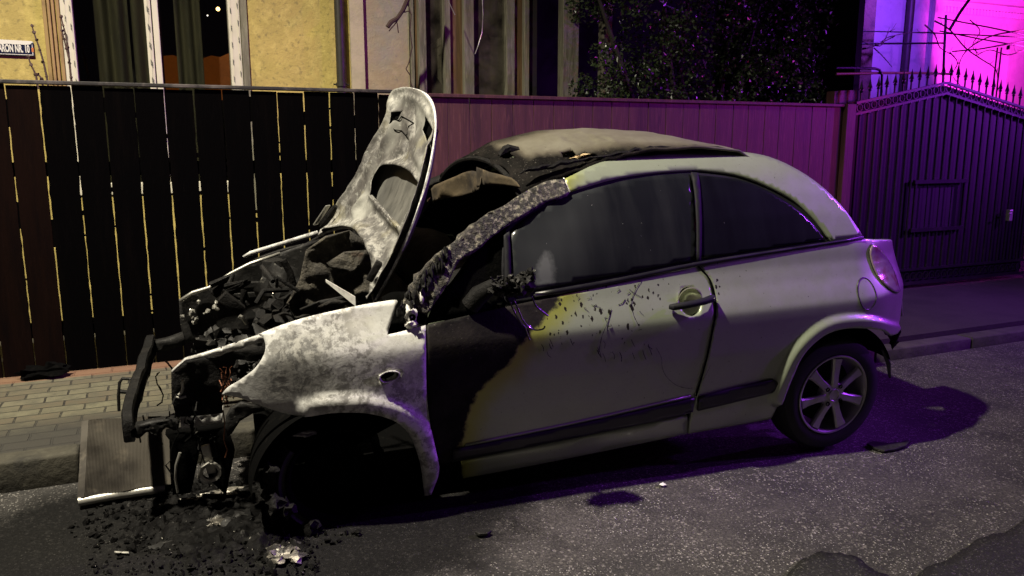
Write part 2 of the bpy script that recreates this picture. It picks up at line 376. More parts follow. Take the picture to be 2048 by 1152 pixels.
M['plaster2'] = mat('bare_grey_plaster', (.38, .31, .19), .9, 0, [(2.2, 6, .42, .62, (.33, .31, .24)), (7, 7, .52, .68, (.50, .42, .27), .6), (30, 7, .6, .7, (.20, .18, .14), .6)], (30, .6, .01))
M['plaster3'] = mat('pale_plaster', (.52, .50, .52), .85, 0, [(3, 6, .45, .7, (.42, .40, .42)), (14, 6, .58, .7, (.34, .33, .34), .5)], (35, .4, .008))
M['pvc'] = mat('white_pvc', (.66, .62, .50), .4, 0, [(7, 5, .5, .75, (.55, .52, .42))])
M['film'] = mat('printed_film', (.10, .10, .09), .6)
M['oldwood'] = mat('weathered_wood', (.21, .20, .14), .8, 0, [(3, 7, .42, .62, (.12, .11, .075)), (10, 8, .52, .64, (.30, .28, .20), .7)], (20, .7, .006), stretch=(8, 8, .8))
M['brown'] = mat('brown_frame_wood', (.10, .055, .025), .6, 0, [(3, 6, .45, .65, (.20, .12, .05))], (20, .4, .004), stretch=(9, 9, .7))
M['dark'] = mat('dark_room', (.012, .011, .010), .9)
M['curtain'] = mat('olive_curtain', (.060, .055, .026), .85, 0, [(2.5, 5, .42, .62, (.03, .028, .015)), (25, 6, .55, .7, (.10, .09, .045), .5)], (50, .3, .003), stretch=(2.5, 2.5, .5))
M['paper'] = mat('stained_card', (.30, .27, .21), .9, 0, [(4, 5, .45, .65, (.18, .15, .11)), (20, 6, .55, .7, (.36, .33, .27), .6)])
M['pipe'] = mat('dark_drainpipe', (.035, .032, .026), .5, .2, [(5, 5, .5, .7, (.06, .05, .035))])
M['gaspipe'] = mat('ochre_gas_pipe', (.30, .20, .05), .5, 0, [(9, 5, .5, .7, (.14, .09, .04))])
M['charwood'] = mat('charred_board', (.0010, .0008, .0010), .9, 0, [(2.5, 7, .5, .75, (.0022, .0016, .0016)), (14, 8, .6, .75, (.004, .003, .003), .6)], (26, .6, .006), stretch=(7, 7, .7), spec=.02)
M['darkwood'] = mat('smoked_brown_board', (.006, .0025, .0018), .9, 0, [(2, 6, .45, .65, (.003, .0015, .0015)), (14, 7, .55, .7, (.009, .004, .003), .6)], (22, .6, .005), stretch=(7, 7, .7), spec=.04)
M['fence'] = mat('stained_fence_board', (.075, .026, .028), .6, 0, [(1.6, 7, .42, .66, (.036, .013, .016)), (9, 8, .52, .66, (.13, .05, .05), .7), (30, 6, .62, .7, (.022, .012, .012), .7)], (20, .55, .004), stretch=(8, 8, .6))
M['iron'] = mat('painted_iron', (.012, .011, .014), .42, .4, [(8, 5, .5, .75, (.04, .03, .035))], (60, .3, .002))
M['gatesheet'] = mat('gate_sheet_metal', (.004, .004, .005), .6, .3, [(3, 5, .45, .7, (.008, .007, .009))])
M['leaf'] = mat('glossy_leaf', (.016, .028, .010), .30, 0, [(5, 3, .45, .62, (.032, .05, .018)), (30, 2, .60, .72, (.09, .11, .05), .7)])
M['bark'] = mat('bark', (.018, .014, .010), .85, 0, [(12, 6, .5, .7, (.03, .024, .018))], (40, .7, .004))
M['twig'] = mat('twig_bark', (.045, .022, .018), .8)
M['glasswin'] = None
# ------------------------------------------------------------------ ground: asphalt, kerb, pavement
def asphalt(name='asphalt', patch=False):
    m, t, N, L, P = nt(name); tc = N.new('ShaderNodeTexCoord').outputs['Object']
    c = mixc(N, L, rng_(N, L, noise_(N, L, tc, 1.3, 6, 1), .38, .62), (.060, .055, .051), (.105, .096, .087))
    c = mixc(N, L, rng_(N, L, noise_(N, L, tc, 110, 4, 2, .7), .42, .62), mixc(N, L, .8, c, (.010, .010, .010)), c)
    c = mixc(N, L, rng_(N, L, noise_(N, L, tc, 2.6, 7, 14, .7), .47, .60, 0, .7), c, (.018, .017, .016))
    st = None
    for sc_, th_, ds_, cc_, seed in ((52, .62, .42, (.26, .24, .22), 0), (95, .66, .42, (.45, .42, .38), 6), (170, .82, .42, (.9, .87, .8), 3)):
        v = N.new('ShaderNodeTexVoronoi'); v.inputs['Scale'].default_value = sc_; L.new(tc, v.inputs['Vector'])
        sep = N.new('ShaderNodeSeparateColor'); L.new(v.outputs['Color'], sep.inputs[0])
        q = math_(N, L, 'MULTIPLY', math_(N, L, 'GREATER_THAN', sep.outputs[0], th_), math_(N, L, 'LESS_THAN', v.outputs['Distance'], ds_))
        q = math_(N, L, 'MULTIPLY', q, rng_(N, L, noise_(N, L, tc, 3.5, 5, seed, .6), .38, .60))
        c = mixc(N, L, math_(N, L, 'MULTIPLY', q, math_(N, L, 'POWER', sep.outputs[1], 2.2)), c, cc_)
        st = q if st is None else math_(N, L, 'MAXIMUM', st, q)
    if patch: c = mixc(N, L, .72, c, (.008, .008, .008))
    # fallen soot with its own outline round the burnt front
    sx = N.new('ShaderNodeSeparateXYZ'); L.new(tc, sx.inputs[0])
    dx = math_(N, L, 'MULTIPLY', math_(N, L, 'SUBTRACT', sx.outputs[0], -.1), .46); dy = math_(N, L, 'SUBTRACT', sx.outputs[1], 3.12)
    d = math_(N, L, 'SQRT', math_(N, L, 'ADD', math_(N, L, 'MULTIPLY', dx, dx), math_(N, L, 'MULTIPLY', dy, dy)))
    d = math_(N, L, 'ADD', d, math_(N, L, 'MULTIPLY', noise_(N, L, tc, 3.2, 7, 5, .65), .8))
    s = rng_(N, L, d, .98, 1.34, .93, 0, True)
    c = mixc(N, L, s, c, mixc(N, L, rng_(N, L, noise_(N, L, tc, 40, 7, 6, .7), .54, .68), (.005, .005, .005), (.024, .023, .022)))
    L.new(math_(N, L, 'SUBTRACT', .42, math_(N, L, 'MULTIPLY', s, .34)), P.inputs['Specular IOR Level'])
    L.new(c, P.inputs['Base Color'])
    L.new(rng_(N, L, st, 0, 1, .68 if not patch else .55, .28), P.inputs['Roughness'])
    b = N.new('ShaderNodeBump'); b.inputs['Strength'].default_value = .9; b.inputs['Distance'].default_value = .006
    h_ = math_(N, L, 'ADD', noise_(N, L, tc, 95, 6, 3, .75), math_(N, L, 'MULTIPLY', math_(N, L, 'SUBTRACT', .5, v.outputs['Distance']), st))
    L.new(h_, b.inputs['Height']); L.new(b.outputs[0], P.inputs['Normal'])
    return m
M['asphalt'] = asphalt(); M['patch'] = asphalt('patched_asphalt', True)
def plane(name, x0, x1, y0, y1, z, m, n=1):
    b = MB(); b.add([(x0, y0, z), (x1, y0, z), (x1, y1, z), (x0, y1, z)], [(0, 1, 2, 3)]); return tag(b.build(name, m), kind='structure')
plane('ground', -250, 250, -250, 250, -.02, M['asphalt'])
b = MB()   # road with gentle unevenness
nx, ny = 180, 60
vs = []
for j in range(ny+1):
    for i in range(nx+1):
        x = -8+i*26/nx; y = -6+j*10.0/ny
        z = .012*mnoise.noise(Vector((x*1.3, y*1.3, 3)))+.004*mnoise.noise(Vector((x*6, y*6, 1)))
        if j == ny or i in (0, nx) or j == 0: z = 0
        vs.append((x, y, z))
b.add(vs, [(j*(nx+1)+i, j*(nx+1)+i+1, (j+1)*(nx+1)+i+1, (j+1)*(nx+1)+i) for j in range(ny) for i in range(nx)])
tag(b.build('road', M['asphalt'], smooth=True, angle=80), kind='structure')
# worn dark repair patches at the lower right
def blob_patch(name, px, seed):
    pts = smooth_loop(px, True, 6); out = []
    for i, p in enumerate(pts):
        q = UW(p[0], p[1], 2, .012); n_ = .035*mnoise.fractal(Vector((q[0]*9, q[1]*9, seed)), 1, 2, 4); out.append((q[0]+n_, q[1]+n_*.7))
    return tag(sheet(name, out, lambda a, b_, r: (a, b_, .0125+.004*mnoise.noise(Vector((a*6, b_*6, 1)))+.012*mnoise.noise(Vector((a*1.3, b_*1.3, 3)))), M['patch'], None, .05, thick=.003, inward=(0, 0, 1)), kind='structure')
blob_patch('road_patch', [(1575, 1175), (1600, 1122), (1650, 1106), (1700, 1112), (1745, 1135), (1780, 1165), (1700, 1240)], 1)
blob_patch('road_patch', [(1830, 1170), (1900, 1115), (1960, 1080), (2010, 1060), (2080, 1030), (2180, 1100), (2000, 1250)], 4)
def pavers():
    m, t, N, L, P = nt('pavers'); tc = N.new('ShaderNodeTexCoord').outputs['Object']
    wn_ = noise_(N, L, tc, 8, 3, 1, .5, 1); wv = N.new('ShaderNodeVectorMath'); wv.operation = 'MULTIPLY_ADD'; L.new(wn_, wv.inputs[0]); wv.inputs[1].default_value = (.02,)*3; L.new(tc, wv.inputs[2])
    br = N.new('ShaderNodeTexBrick'); L.new(wv.outputs[0], br.inputs['Vector']); br.offset = .5
    br.inputs['Scale'].default_value = 1; br.inputs['Brick Width'].default_value = .21; br.inputs['Row Height'].default_value = .105; br.inputs['Mortar Size'].default_value = .006; br.inputs['Mortar Smooth'].default_value = .4
    br.inputs['Color1'].default_value = (.145, .135, .088, 1); br.inputs['Color2'].default_value = (.10, .08, .052, 1); br.inputs['Mortar'].default_value = (.02, .018, .014, 1)
    c = br.outputs['Color']
    c = mixc(N, L, rng_(N, L, noise_(N, L, tc, 14, 7, 2, .65), .42, .66), c, (.085, .08, .055))
    sx = N.new('ShaderNodeSeparateXYZ'); L.new(tc, sx.inputs[0])
    c = mixc(N, L, rng_(N, L, sx.outputs[1], 5.40, 5.43, 0, .6), c, (.24, .11, .06))
    so = math_(N, L, 'ADD', sx.outputs[1], math_(N, L, 'MULTIPLY', noise_(N, L, tc, 5, 6, 3), .5))      # soot line by the kerb
    c = mixc(N, L, rng_(N, L, so, 4.66, 4.95, .92, 0), c, (.03, .028, .024))
    L.new(c, P.inputs['Base Color']); P.inputs['Roughness'].default_value = .8
    b = N.new('ShaderNodeBump'); b.inputs['Distance'].default_value = .01; b.inputs['Strength'].default_value = 1
    L.new(math_(N, L, 'ADD', math_(N, L, 'SUBTRACT', 1, br.outputs['Fac']), math_(N, L, 'MULTIPLY', noise_(N, L, tc, 50, 6, 4, .7), .6)), b.inputs['Height']); L.new(b.outputs[0], P.inputs['Normal'])
    return m
M['pavers'] = pavers()
M['kerb'] = mat('kerb_stone', (.055, .050, .036), .85, 0, [(5, 6, .42, .62, (.025, .023, .018)), (22, 7, .52, .68, (.085, .08, .058), .6)], (35, .7, .01))
M['drive'] = mat('drive_surface', (.028, .022, .024), .8, 0, [(3, 6, .4, .65, (.015, .012, .013)), (40, 6, .55, .7, (.045, .036, .036), .5)], (70, .6, .006))
b = MB(); b.box((-2.6, 4.86, .06), (10.0, 1.44, .14)); tag(b.build('pavement', M['pavers']), kind='structure')
b = MB(); b.box((10.3, 4.86, .055), (15.8, 1.44, .13)); tag(b.build('driveway', M['drive']), kind='structure')
b = MB(); x = -7.4+.0
while x < 3.6:
    b.box((x+.5+random.uniform(-.004, .004), 4.065+random.uniform(-.006, .006), .045+random.uniform(-.004, .004)), (.985, .14, .19), ch=.015); x += 1.0
tag(b.build('kerb', M['kerb'], smooth=True, angle=50), kind='structure')
b = MB()
while x < 18: b.box((x+.5, 4.065, .005), (.99, .14, .16), ch=.012); x += 1.0
tag(b.build('dropped_kerb', mat('worn_dark_kerb', (.06, .052, .05), .85, 0, [(6, 6, .42, .62, (.03, .026, .026))], (30, .6, .01)), smooth=True, angle=50), kind='structure')
M['soil'] = mat('yard_soil', (.05, .045, .035), .9, 0, [(6, 6, .45, .65, (.08, .075, .05))], (20, 1, .03))
plane('yard_ground', -30, 40, 5.55, 60, .10, M['soil'])
# ------------------------------------------------------------------ fences
FY = 5.572
def board(xc, wd, z0, z1, m, par, name='board', th=.022, jit=.004, ew=.0035):
    b = MB(); a = random.uniform(-jit, jit)
    x0, x1 = xc-wd/2, xc+wd/2
    n = 40 if ew > .004 else 9; L_ = []; R_ = []
    for i in range(n):
        z = z0+(z1-z0)*i/(n-1)
        e = ew*mnoise.fractal(Vector((xc*9, z*19, 0)), 1, 2, 3); e2 = ew*mnoise.fractal(Vector((xc*9+4, z*19, 2)), 1, 2, 3)
        L_.append((x0+e+a*(i/(n-1)-.5), z)); R_.append((x1+e2+a*(i/(n-1)-.5), z))
    poly = L_+R_[::-1]
    b.prism(poly, lambda p: (p[0], FY, p[1]), lambda p: (p[0], FY+th, p[1]))
    return b.build(name, m, par, bevel=.003)
fl = thing('board_fence', 'charred black board fence with light showing through its gaps behind the burnt car', 'fence', (0, FY, .13))
fl.location = (0, 0, 0)
x = -.754-.17*8
i = 0
while x < 1.65:
    m = M['charwood'] if x > -.62 else M['darkwood']
    gap = random.choice([.006, .008, .009, .007]) if x < 1.4 else .005
    board(x+.085, .17-gap, .12, 1.875+random.uniform(-.006, .006), m, fl, ew=.0042); x += .1705; i += 1
XL1 = x
for q_ in range(8, 22):                  # crusts of char that bridge the gaps here and there
    xg = -.754-.17*8+.1705*q_
    for _ in range(random.choice((2, 3, 4, 5))):
        b = MB(); zc_ = random.uniform(.35, 1.78); b.box((xg, FY+.012, zc_), (.022, .014, random.choice((.012, .02, .03, .09, .16))), Rm(random.uniform(-.06, .06), 'Y'), ch=.003)
        b.build('char_crust', M['charwood'], fl)
b = MB(); b.box(((XL1-2.1)/2-.0, FY+.045, 1.385), (XL1+2.1, .04, .085)); b.build('rail', M['charwood'], fl)
b = MB(); b.box(((XL1-2.1)/2, FY+.045, .40), (XL1+2.1, .04, .09)); b.build('rail', M['charwood'], fl)
b = MB(); b.box(((XL1-2.1)/2, FY+.01, 1.893), (XL1+2.1, .06, .022)); b.build('top_cap', mat('burnt_cap', (.012, .01, .01), .7, 0, [(3, 6, .5, .62, (.09, .075, .07)), (12, 6, .55, .7, (.12, .1, .09), .6)], (30, .6, .004)), fl, bevel=.004)
fr = thing('board_fence', 'reddish brown close boarded fence running behind the car roof', 'fence', (0, 0, 0))
edges = [1.97, 2.14, 2.31, 2.48, 2.65, 2.82, 2.99, 3.16, 3.33, 3.49, 3.67, 3.84, 4.01, 4.17, 4.34, 4.52, 4.68, 4.86, 5.02, 5.2, 5.39, 5.56, 5.75]
edges = [XL1+.002, 1.815]+edges
for a, c in zip(edges[:-1], edges[1:]): board((a+c)/2, c-a-.004, .12, 1.862, M['fence'], fr, jit=.002, th=.02+random.uniform(0, .006))
b = MB(); b.box(((XL1+5.75)/2, FY+.045, 1.35), (5.75-XL1, .04, .09)); b.build('rail', M['fence'], fr)
b = MB(); b.box(((XL1+5.75)/2, FY+.045, .40), (5.75-XL1, .04, .09)); b.build('rail', M['fence'], fr)
b = MB(); b.box(((XL1+5.76)/2+.0, FY+.003, 1.875), (5.76-XL1-.006, .055, .026)); b.build('top_cap', M['fence'], fr, bevel=.004)
b = MB(); b.box((5.815, FY+.01, 1.0), (.11, .11, 1.78)); b.build('post', M['fence'], fr, bevel=.006)
# ------------------------------------------------------------------ wrought iron gate
gt = thing('iron_gate', 'dark wrought iron driveway gate with peaked top and spear finials', 'gate', (0, 0, 0))
GX0, GXP, GX1 = 5.90, 7.06, 8.5
def gtop(x):
    return 2.115-(GXP-x)*.185 if x < GXP else 2.115-(x-GXP)*.188
for dz, nm in ((0, 'top_rail'), (-.10, 'top_rail')):
    b = MB()
    for xa, xb in ((GX0, GXP), (GXP, GX1)):
        b.bar((xa, FY, gtop(xa)+dz), (xb, FY, gtop(xb)+dz), .03, .022)
    b.build(nm, M['iron'], gt)
b = MB(); xs = GX0+.05
while xs < GX1:
    b.lathe([(.030, -.006), (.036, -.006), (.036, .006), (.030, .006), (.030, -.006)], (xs, FY, gtop(xs)-.05), 'Y', 14); xs += .088
b.build('ring_row', M['iron'], gt, smooth=True)
b = MB(); b.box(((GX0+GX1)/2, FY, .17), (GX1-GX0, .03, .03)); b.box(((GX0+GX1)/2, FY, .31), (GX1-GX0, .03, .025)); b.build('bottom_rail', M['iron'], gt)
b = MB(); xs = GX0+.05
while xs < GX1:
    b.lathe([(.032, -.006), (.040, -.006), (.040, .006), (.032, .006), (.032, -.006)], (xs, FY, .24), 'Y', 14); xs += .088
b.build('ring_row', M['iron'], gt, smooth=True)
b = MB(); b.prism([(GX0+.01, .16), (GX1, .16), (GX1, gtop(GX1)-.02), (GXP, gtop(GXP)-.02), (GX0+.01, gtop(GX0)-.02)], lambda p: (p[0], FY+.035, p[1]), lambda p: (p[0], FY+.039, p[1]))
b.build('backing_sheet', M['gatesheet'], gt)
bx0, bx1, bz0, bz1 = 6.76, 7.45, .70, 1.17
xs = GX0+.06; nb = 0
while xs < GX1:
    inb = bx0 < xs < bx1
    for (za, zb) in ([(.32, bz0), (bz1, gtop(xs)-.11)] if inb else [(.32, gtop(xs)-.11)]):
        b = MB(); b.tube([(xs, FY, za), (xs, FY, zb)], .011, 8)
        b.lathe([(0, zb-.02), (.017, zb-.012), (.019, zb), (.012, zb+.012), (0, zb+.014)], (xs, FY, 0), 'Z', 10)
        b.build('bar', M['iron'], gt, smooth=True)
    # spear
    t = gtop(xs); b = MB(); b.tube([(xs, FY, t), (xs, FY, t+.085)], .009, 8)
    b.lathe([(.009, t+.08), (.017, t+.09), (.009, t+.10), (.019, t+.118), (.013, t+.135), (.007, t+.165), (.001, t+.20)], (xs, FY, 0), 'Z', 8)
    b.box((xs, FY, t+.108), (.05, .012, .01)); b.build('spear_finial', M['iron'], gt, smooth=True)
    xs += .1045; nb += 1
b = MB()
for z in (bz0, bz1): b.box(((bx0+bx1)/2, FY-.008, z), (bx1-bx0+.06, .03, .035))
for xx in (bx0, bx1): b.box((xx, FY-.004, (bz0+bz1)/2), (.02, .02, bz1-bz0-.03))
for k_ in range(1, 4): b.tube([(bx0+(bx1-bx0)*k_/4, FY, bz0), (bx0+(bx1-bx0)*k_/4, FY, bz1)], .006, 6)
b.build('letter_panel', M['iron'], gt)
b = MB(); b.box((8.14, FY-.03, .80), (.05, .05, .12), ch=.008); b.tube([(8.14, FY-.05, .82), (8.07, FY-.07, .82)], .01, 8); b.build('lock', M['alum'], gt)
# ------------------------------------------------------------------ left house
WY = 6.9
def wx(px, py=100, Y=WY): return UW(px, py, 1, Y)[0]
def wz(px, py, Y=WY): return UW(px, py, 1, Y)[2]
def wbox(x0, x1, z0, z1, y0, y1): return (((x0+x1)/2, (y0+y1)/2, (z0+z1)/2), (x1-x0, y1-y0, z1-z0))
hs = thing('yellow_house', 'yellow plastered house with white framed window and olive curtains behind the fence', 'house', (0, 0, 0))
X = {p: wx(p) for p in (0, 95, 128, 152, 295, 322, 460, 483, 667, 690, 700, 728, 820, 835, 850, 1060)}
WIN0, WIN1 = X[128], X[483]
def wall(parts, x0, x1, y0, y1, z0, z1): parts.box(*wbox(x0, x1, z0, z1, y0, y1))
b = MB(); wall(b, -9, WIN0, WY, WY+.3, .1, 5.2); wall(b, WIN1, X[700], WY, WY+.3, .1, 5.2); wall(b, WIN0, WIN1, WY, WY+.3, .1, 1.15); wall(b, WIN0, WIN1, WY, WY+.3, 3.3, 5.2)
b.build('wall', M['plaster'], hs)
b = MB(); b.prism([(WY-.5, 5.2), (WY+6.5, 5.2), (WY+3, 7.4)], lambda p: (-9.2, p[0], p[1]), lambda p: (X[700]+.2, p[0], p[1])); b.build('roof', M['brown'], hs)
b = MB(); wall(b, -9, X[700]-.05, WY+.35, WY+6, .1, 5.1); 
b2 = MB(); b2.box(((X[0]-9)/2, 0, 0), (.1, .1, .1))
wf = MB()      # window frame
for a, c in ((128, 152), (460, 483)): wf.box(*wbox(X[a], X[c], 1.15, 3.3, WY-.015, WY+.10))
wf.box(*wbox(X[152], X[460], 1.15, 1.24, WY-.015, WY+.10)); wf.box(*wbox(X[152], X[460], 3.2, 3.3, WY-.015, WY+.10))
mid = (X[295]+X[322])/2
wf.box(*wbox(X[295], mid-.004, 1.24, 3.2, WY-.01, WY+.09)); wf.box(*wbox(mid+.004, X[322], 1.24, 3.2, WY+.0, WY+.09))
wo = wf.build('window', M['pvc'], hs, bevel=.006)
def film_mat():
    m, t, N, L, P = nt('printed_film'); g = N.new('ShaderNodeTexCoord').outputs['Object']; sp_ = N.new('ShaderNodeSeparateXYZ'); L.new(g, sp_.inputs[0])
    f = math_(N, L, 'FRACT', math_(N, L, 'MULTIPLY', math_(N, L, 'ADD', sp_.outputs[2], math_(N, L, 'MULTIPLY', sp_.outputs[0], 1.7)), 7.7))
    f2 = math_(N, L, 'MULTIPLY', math_(N, L, 'LESS_THAN', f, .34), math_(N, L, 'GREATER_THAN', noise_(N, L, g, 160, 3), .42))
    L.new(mixc(N, L, f2, (.64, .60, .48), (.10, .10, .09)), P.inputs['Base Color']); P.inputs['Roughness'].default_value = .4; return m
M['film'] = film_mat()
for xp in (X[128]+.03, X[152]-.015, X[295]+.02, mid-.02, X[460]+.02, X[483]-.015):
    y_ = WY-.0165 if xp < X[152] or xp > X[460] else WY-.0115
    b = MB(); b.box((xp, y_, 2.22), (.009, .002, 1.9)); b.build('film_strip', M['film'], wo)
def pane_mat(name, rough=.0, dust=0):
    m, t, N, L, P = nt(name); tr = N.new('ShaderNodeBsdfTransparent'); tr.inputs[0].default_value = (.82, .83, .80, 1)
    gl = N.new('ShaderNodeBsdfGlossy'); gl.inputs['Roughness'].default_value = rough; lw = N.new('ShaderNodeLayerWeight'); lw.inputs[0].default_value = .5; fr = math_(N, L, 'ADD', math_(N, L, 'MULTIPLY', math_(N, L, 'POWER', lw.outputs[1], 4), .5), .06)
    mx = N.new('ShaderNodeMixShader'); L.new(fr, mx.inputs[0]); L.new(tr.outputs[0], mx.inputs[1]); L.new(gl.outputs[0], mx.inputs[2]); o = mx.outputs[0]
    if dust:
        tc = N.new('ShaderNodeTexCoord').outputs['Object']; P.inputs['Base Color'].default_value = (.2, .17, .13, 1); P.inputs['Roughness'].default_value = .9
        m2 = N.new('ShaderNodeMixShader'); L.new(rng_(N, L, noise_(N, L, tc, 5, 6), .35, .7, .03, dust), m2.inputs[0]); L.new(o, m2.inputs[1]); L.new(P.outputs[0], m2.inputs[2]); o = m2.outputs[0]
    L.new(o, N['Material Output'].inputs[0]); return m
M['pane'] = pane_mat('window_glass')
M['pane_old'] = pane_mat('dusty_glass', .04, .3)
for a, c in ((X[152]+.0, X[295]), (X[322], X[460])):
    b = MB(); b.box(*wbox(a, c, 1.24, 3.2, WY+.045, WY+.051)); b.build('pane', M['pane'], wo)
b = MB(); wall(b, WIN0-.2, WIN1+.2, WY+1.2, WY+1.25, .5, 3.8); wall(b, WIN0-.25, WIN0-.2, WY+.3, WY+1.2, .5, 3.8); wall(b, WIN1+.2, WIN1+.25, WY+.3, WY+1.2, .5, 3.8)
b.build('room', M['dark'], hs)
# curtains in folds
def curtain(x0, x1, y, name, m, par, amp=.03, per=.13, seed=0):
    b = MB(); n = int((x1-x0)/.012); vs = []
    for j in range(7):
        z = .9+j*2.5/6
        for i in range(n+1):
            x = x0+(x1-x0)*i/n; ph = mnoise.noise(Vector((x*3, z*.25, seed)))*2.2
            vs.append((x, y+amp*math.sin(x/per*6.28+ph)+.01*math.sin(x*61+z), z))
    b.add(vs, [(j*(n+1)+i, j*(n+1)+i+1, (j+1)*(n+1)+i+1, (j+1)*(n+1)+i) for j in range(6) for i in range(n)])
    o = b.build(name, m, par, smooth=True, angle=80); s = o.modifiers.new('s', 'SOLIDIFY'); s.thickness = .003; return o
curtain(wx(195, Y=WY+.3), wx(262, Y=WY+.3), WY+.22, 'curtain', M['curtain'], hs, seed=1)
curtain(wx(268, Y=WY+.3), wx(325, Y=WY+.3), WY+.24, 'curtain', M['curtain'], hs, seed=5)
curtain(wx(352, Y=WY+.3), wx(404, Y=WY+.3), WY+.24, 'curtain', M['curtain'], hs, amp=.02, per=.09, seed=3)
M['orange'] = mat('orange_reflection', (.20, .06, .012), .9, 0, [(3, 6, .4, .62, (.05, .015, .005)), (9, 7, .5, .65, (.3, .09, .02), .5)], emit=((1.0, .24, .02), .085))  # glowing colour stands in for an orange building reflected in the glass
oc = thing('orange_reflection_sheet', 'added glowing orange sheet for the building reflected low in the right pane of the white framed window', 'reflection_sheet', (0, 0, 0))
b = MB(); P_ = [UW(x, y, 1, WY+.55) for x, y in ((326, 112), (345, 110), (362, 115), (385, 112), (402, 118), (422, 111), (440, 114), (458, 106), (470, 200), (326, 200))]; b.prism(P_, lambda p: p, lambda p: (p[0], p[1]+.04, p[2])); b.build('reflection_sheet', M['orange'], oc)
M['reflected_lamp'] = mat('lamp_reflection', (1, .8, .5), .5, emit=((1.0, .62, .18), 9)); M['reflected_lamp2'] = mat('white_lamp_reflection', (1, 1, 1), .5, emit=((1.0, .95, .85), 4))  # glowing beads added for street lamp reflections in the glass
for (x, y, r_, m_, l_) in ((436, 18, .017, 'reflected_lamp', 'added warm glowing bead for the street lamp reflected in the right pane of the white framed window'), (415, 31, .006, 'reflected_lamp2', 'added tiny white glowing bead for a lamp reflection left of the warm one in the right pane')):
    b = MB(); b.lump(UW(x, y, 1, WY+.6), r_, 1, .02, 2); tag(b.build('reflection_bead', M[m_], smooth=True), l_, 'reflection bead')
# trims left of the window
b = MB(); 
for a, c, d in ((93, 101, .03), (103, 109, .045), (111, 117, .03), (120, 127, .02)): b.box(*wbox(wx(a), wx(c), .1, 4.4, WY-d, WY-.002))
b.build('window_trim', mat('ochre_trim', (.34, .22, .09), .6, 0, [(6, 5, .45, .65, (.2, .12, .05))]), hs, bevel=.004)
b = MB(); b.box(*wbox(wx(484), wx(497), 1.0, 3.4, WY-.02, WY-.002)); b.build('window_trim', M['oldwood'], hs)
# drainpipe between the houses
dp = thing('drainpipe', 'dark vertical drainpipe on the yellow wall at the house corner', 'drainpipe', (0, 0, 0))
b = MB(); b.tube([(wx(677), WY-.06, .15), (wx(677), WY-.06, 5.3)], .036, 14); b.build('pipe', M['pipe'], dp, smooth=True)
for z in (2.02, 3.9):
    b = MB(); b.lathe([(.036, z-.015), (.043, z-.015), (.043, z+.015), (.036, z+.015)], (wx(677), WY-.06, 0), 'Z', 14); b.tube([(wx(677)-.065, WY-.06, z), (wx(677)+.065, WY-.06, z)], .007, 6); b.build('bracket', M['pipe'], dp, smooth=True)
# street sign plate
sg = thing('street_sign', 'navy enamel street name plate with white letters on the yellow wall', 'sign', (0, 0, 0))
sx0, sx1, sz0, sz1 = wx(-120, 100), wx(69, 100), wz(60, 113), wz(60, 84)
M['navy'] = mat('navy_enamel', (.012, .016, .05), .25, 0, [(12, 4, .6, .75, (.04, .04, .05))], coat=.6)
M['whitep'] = mat('white_enamel_and_glare', (.75, .73, .66), .35)
b = MB(); b.box(*wbox(sx0, sx1, sz0, sz1, WY-.02, WY-.002)); b.build('plate', M['navy'], sg, bevel=.004)
b = MB(); e = .004
for q in ((sx0+.008, sx1-.008, sz0+.007, sz0+.007+e), (sx1-.012, sx1-.008, sz0+.012, sz1-.02)): b.box(*wbox(*q, WY-.0225, WY-.0195))
b.build('border', M['whitep'], sg)
b = MB(); pts = [(sx0, sz1+.012)]+[(sx0+(sx1-sx0)*i/24, sz1-.022+.012*mnoise.noise(Vector((i*.9, 0, 2)))) for i in range(0, 24)]+[(sx1-.01, sz1-.008), (sx1-.01, sz1+.004)]
b.prism(pts, lambda p: (p[0], WY-.023, p[1]), lambda p: (p[0], WY-.0195, p[1])); b.build('glare_top', M['whitep'], sg)  # glossy reflection on the plate's top edge built as a white strip
def text_mesh(txt, name, m, par, x, y, z, size, sxx=1, al='LEFT'):
    cu = bpy.data.curves.new('t', 'FONT'); cu.body = txt; cu.size = size; cu.align_x = al; cu.extrude = .001; cu.offset = .0025
    to = bpy.data.objects.new('t', cu); C.objects.link(to); dg = bpy.context.evaluated_depsgraph_get()
    me = bpy.data.meshes.new_from_object(to.evaluated_get(dg)); bpy.data.objects.remove(to)
    me.transform(Matrix.Translation((x, y, z)) @ Matrix.Rotation(math.pi/2, 4, 'X') @ Matrix.Diagonal((sxx, 1, 1, 1)))
    me.name = name; me.materials.clear(); return link(name, me, m, par)
text_mesh('I. ARON NR. 10', 'lettering', M['whitep'], sg, wx(60, 100), WY-.0235, sz0+.026, .072, .44, 'RIGHT')
b = MB(); b.box(*wbox(wx(64), wx(68), sz0+.03, sz0+.06, WY-.0235, WY-.0195)); b.build('rust_mark', mat('orange_rust', (.55, .16, .04), .7), sg)
b = MB(); b.box(*wbox(wx(-14), wx(2.2), wz(0, 48), wz(0, 17), WY-.05, WY-.002)); tag(b.build('meter_box', M['pipe'], bevel=.004), 'small dark box on the yellow wall above the street name plate', 'box')
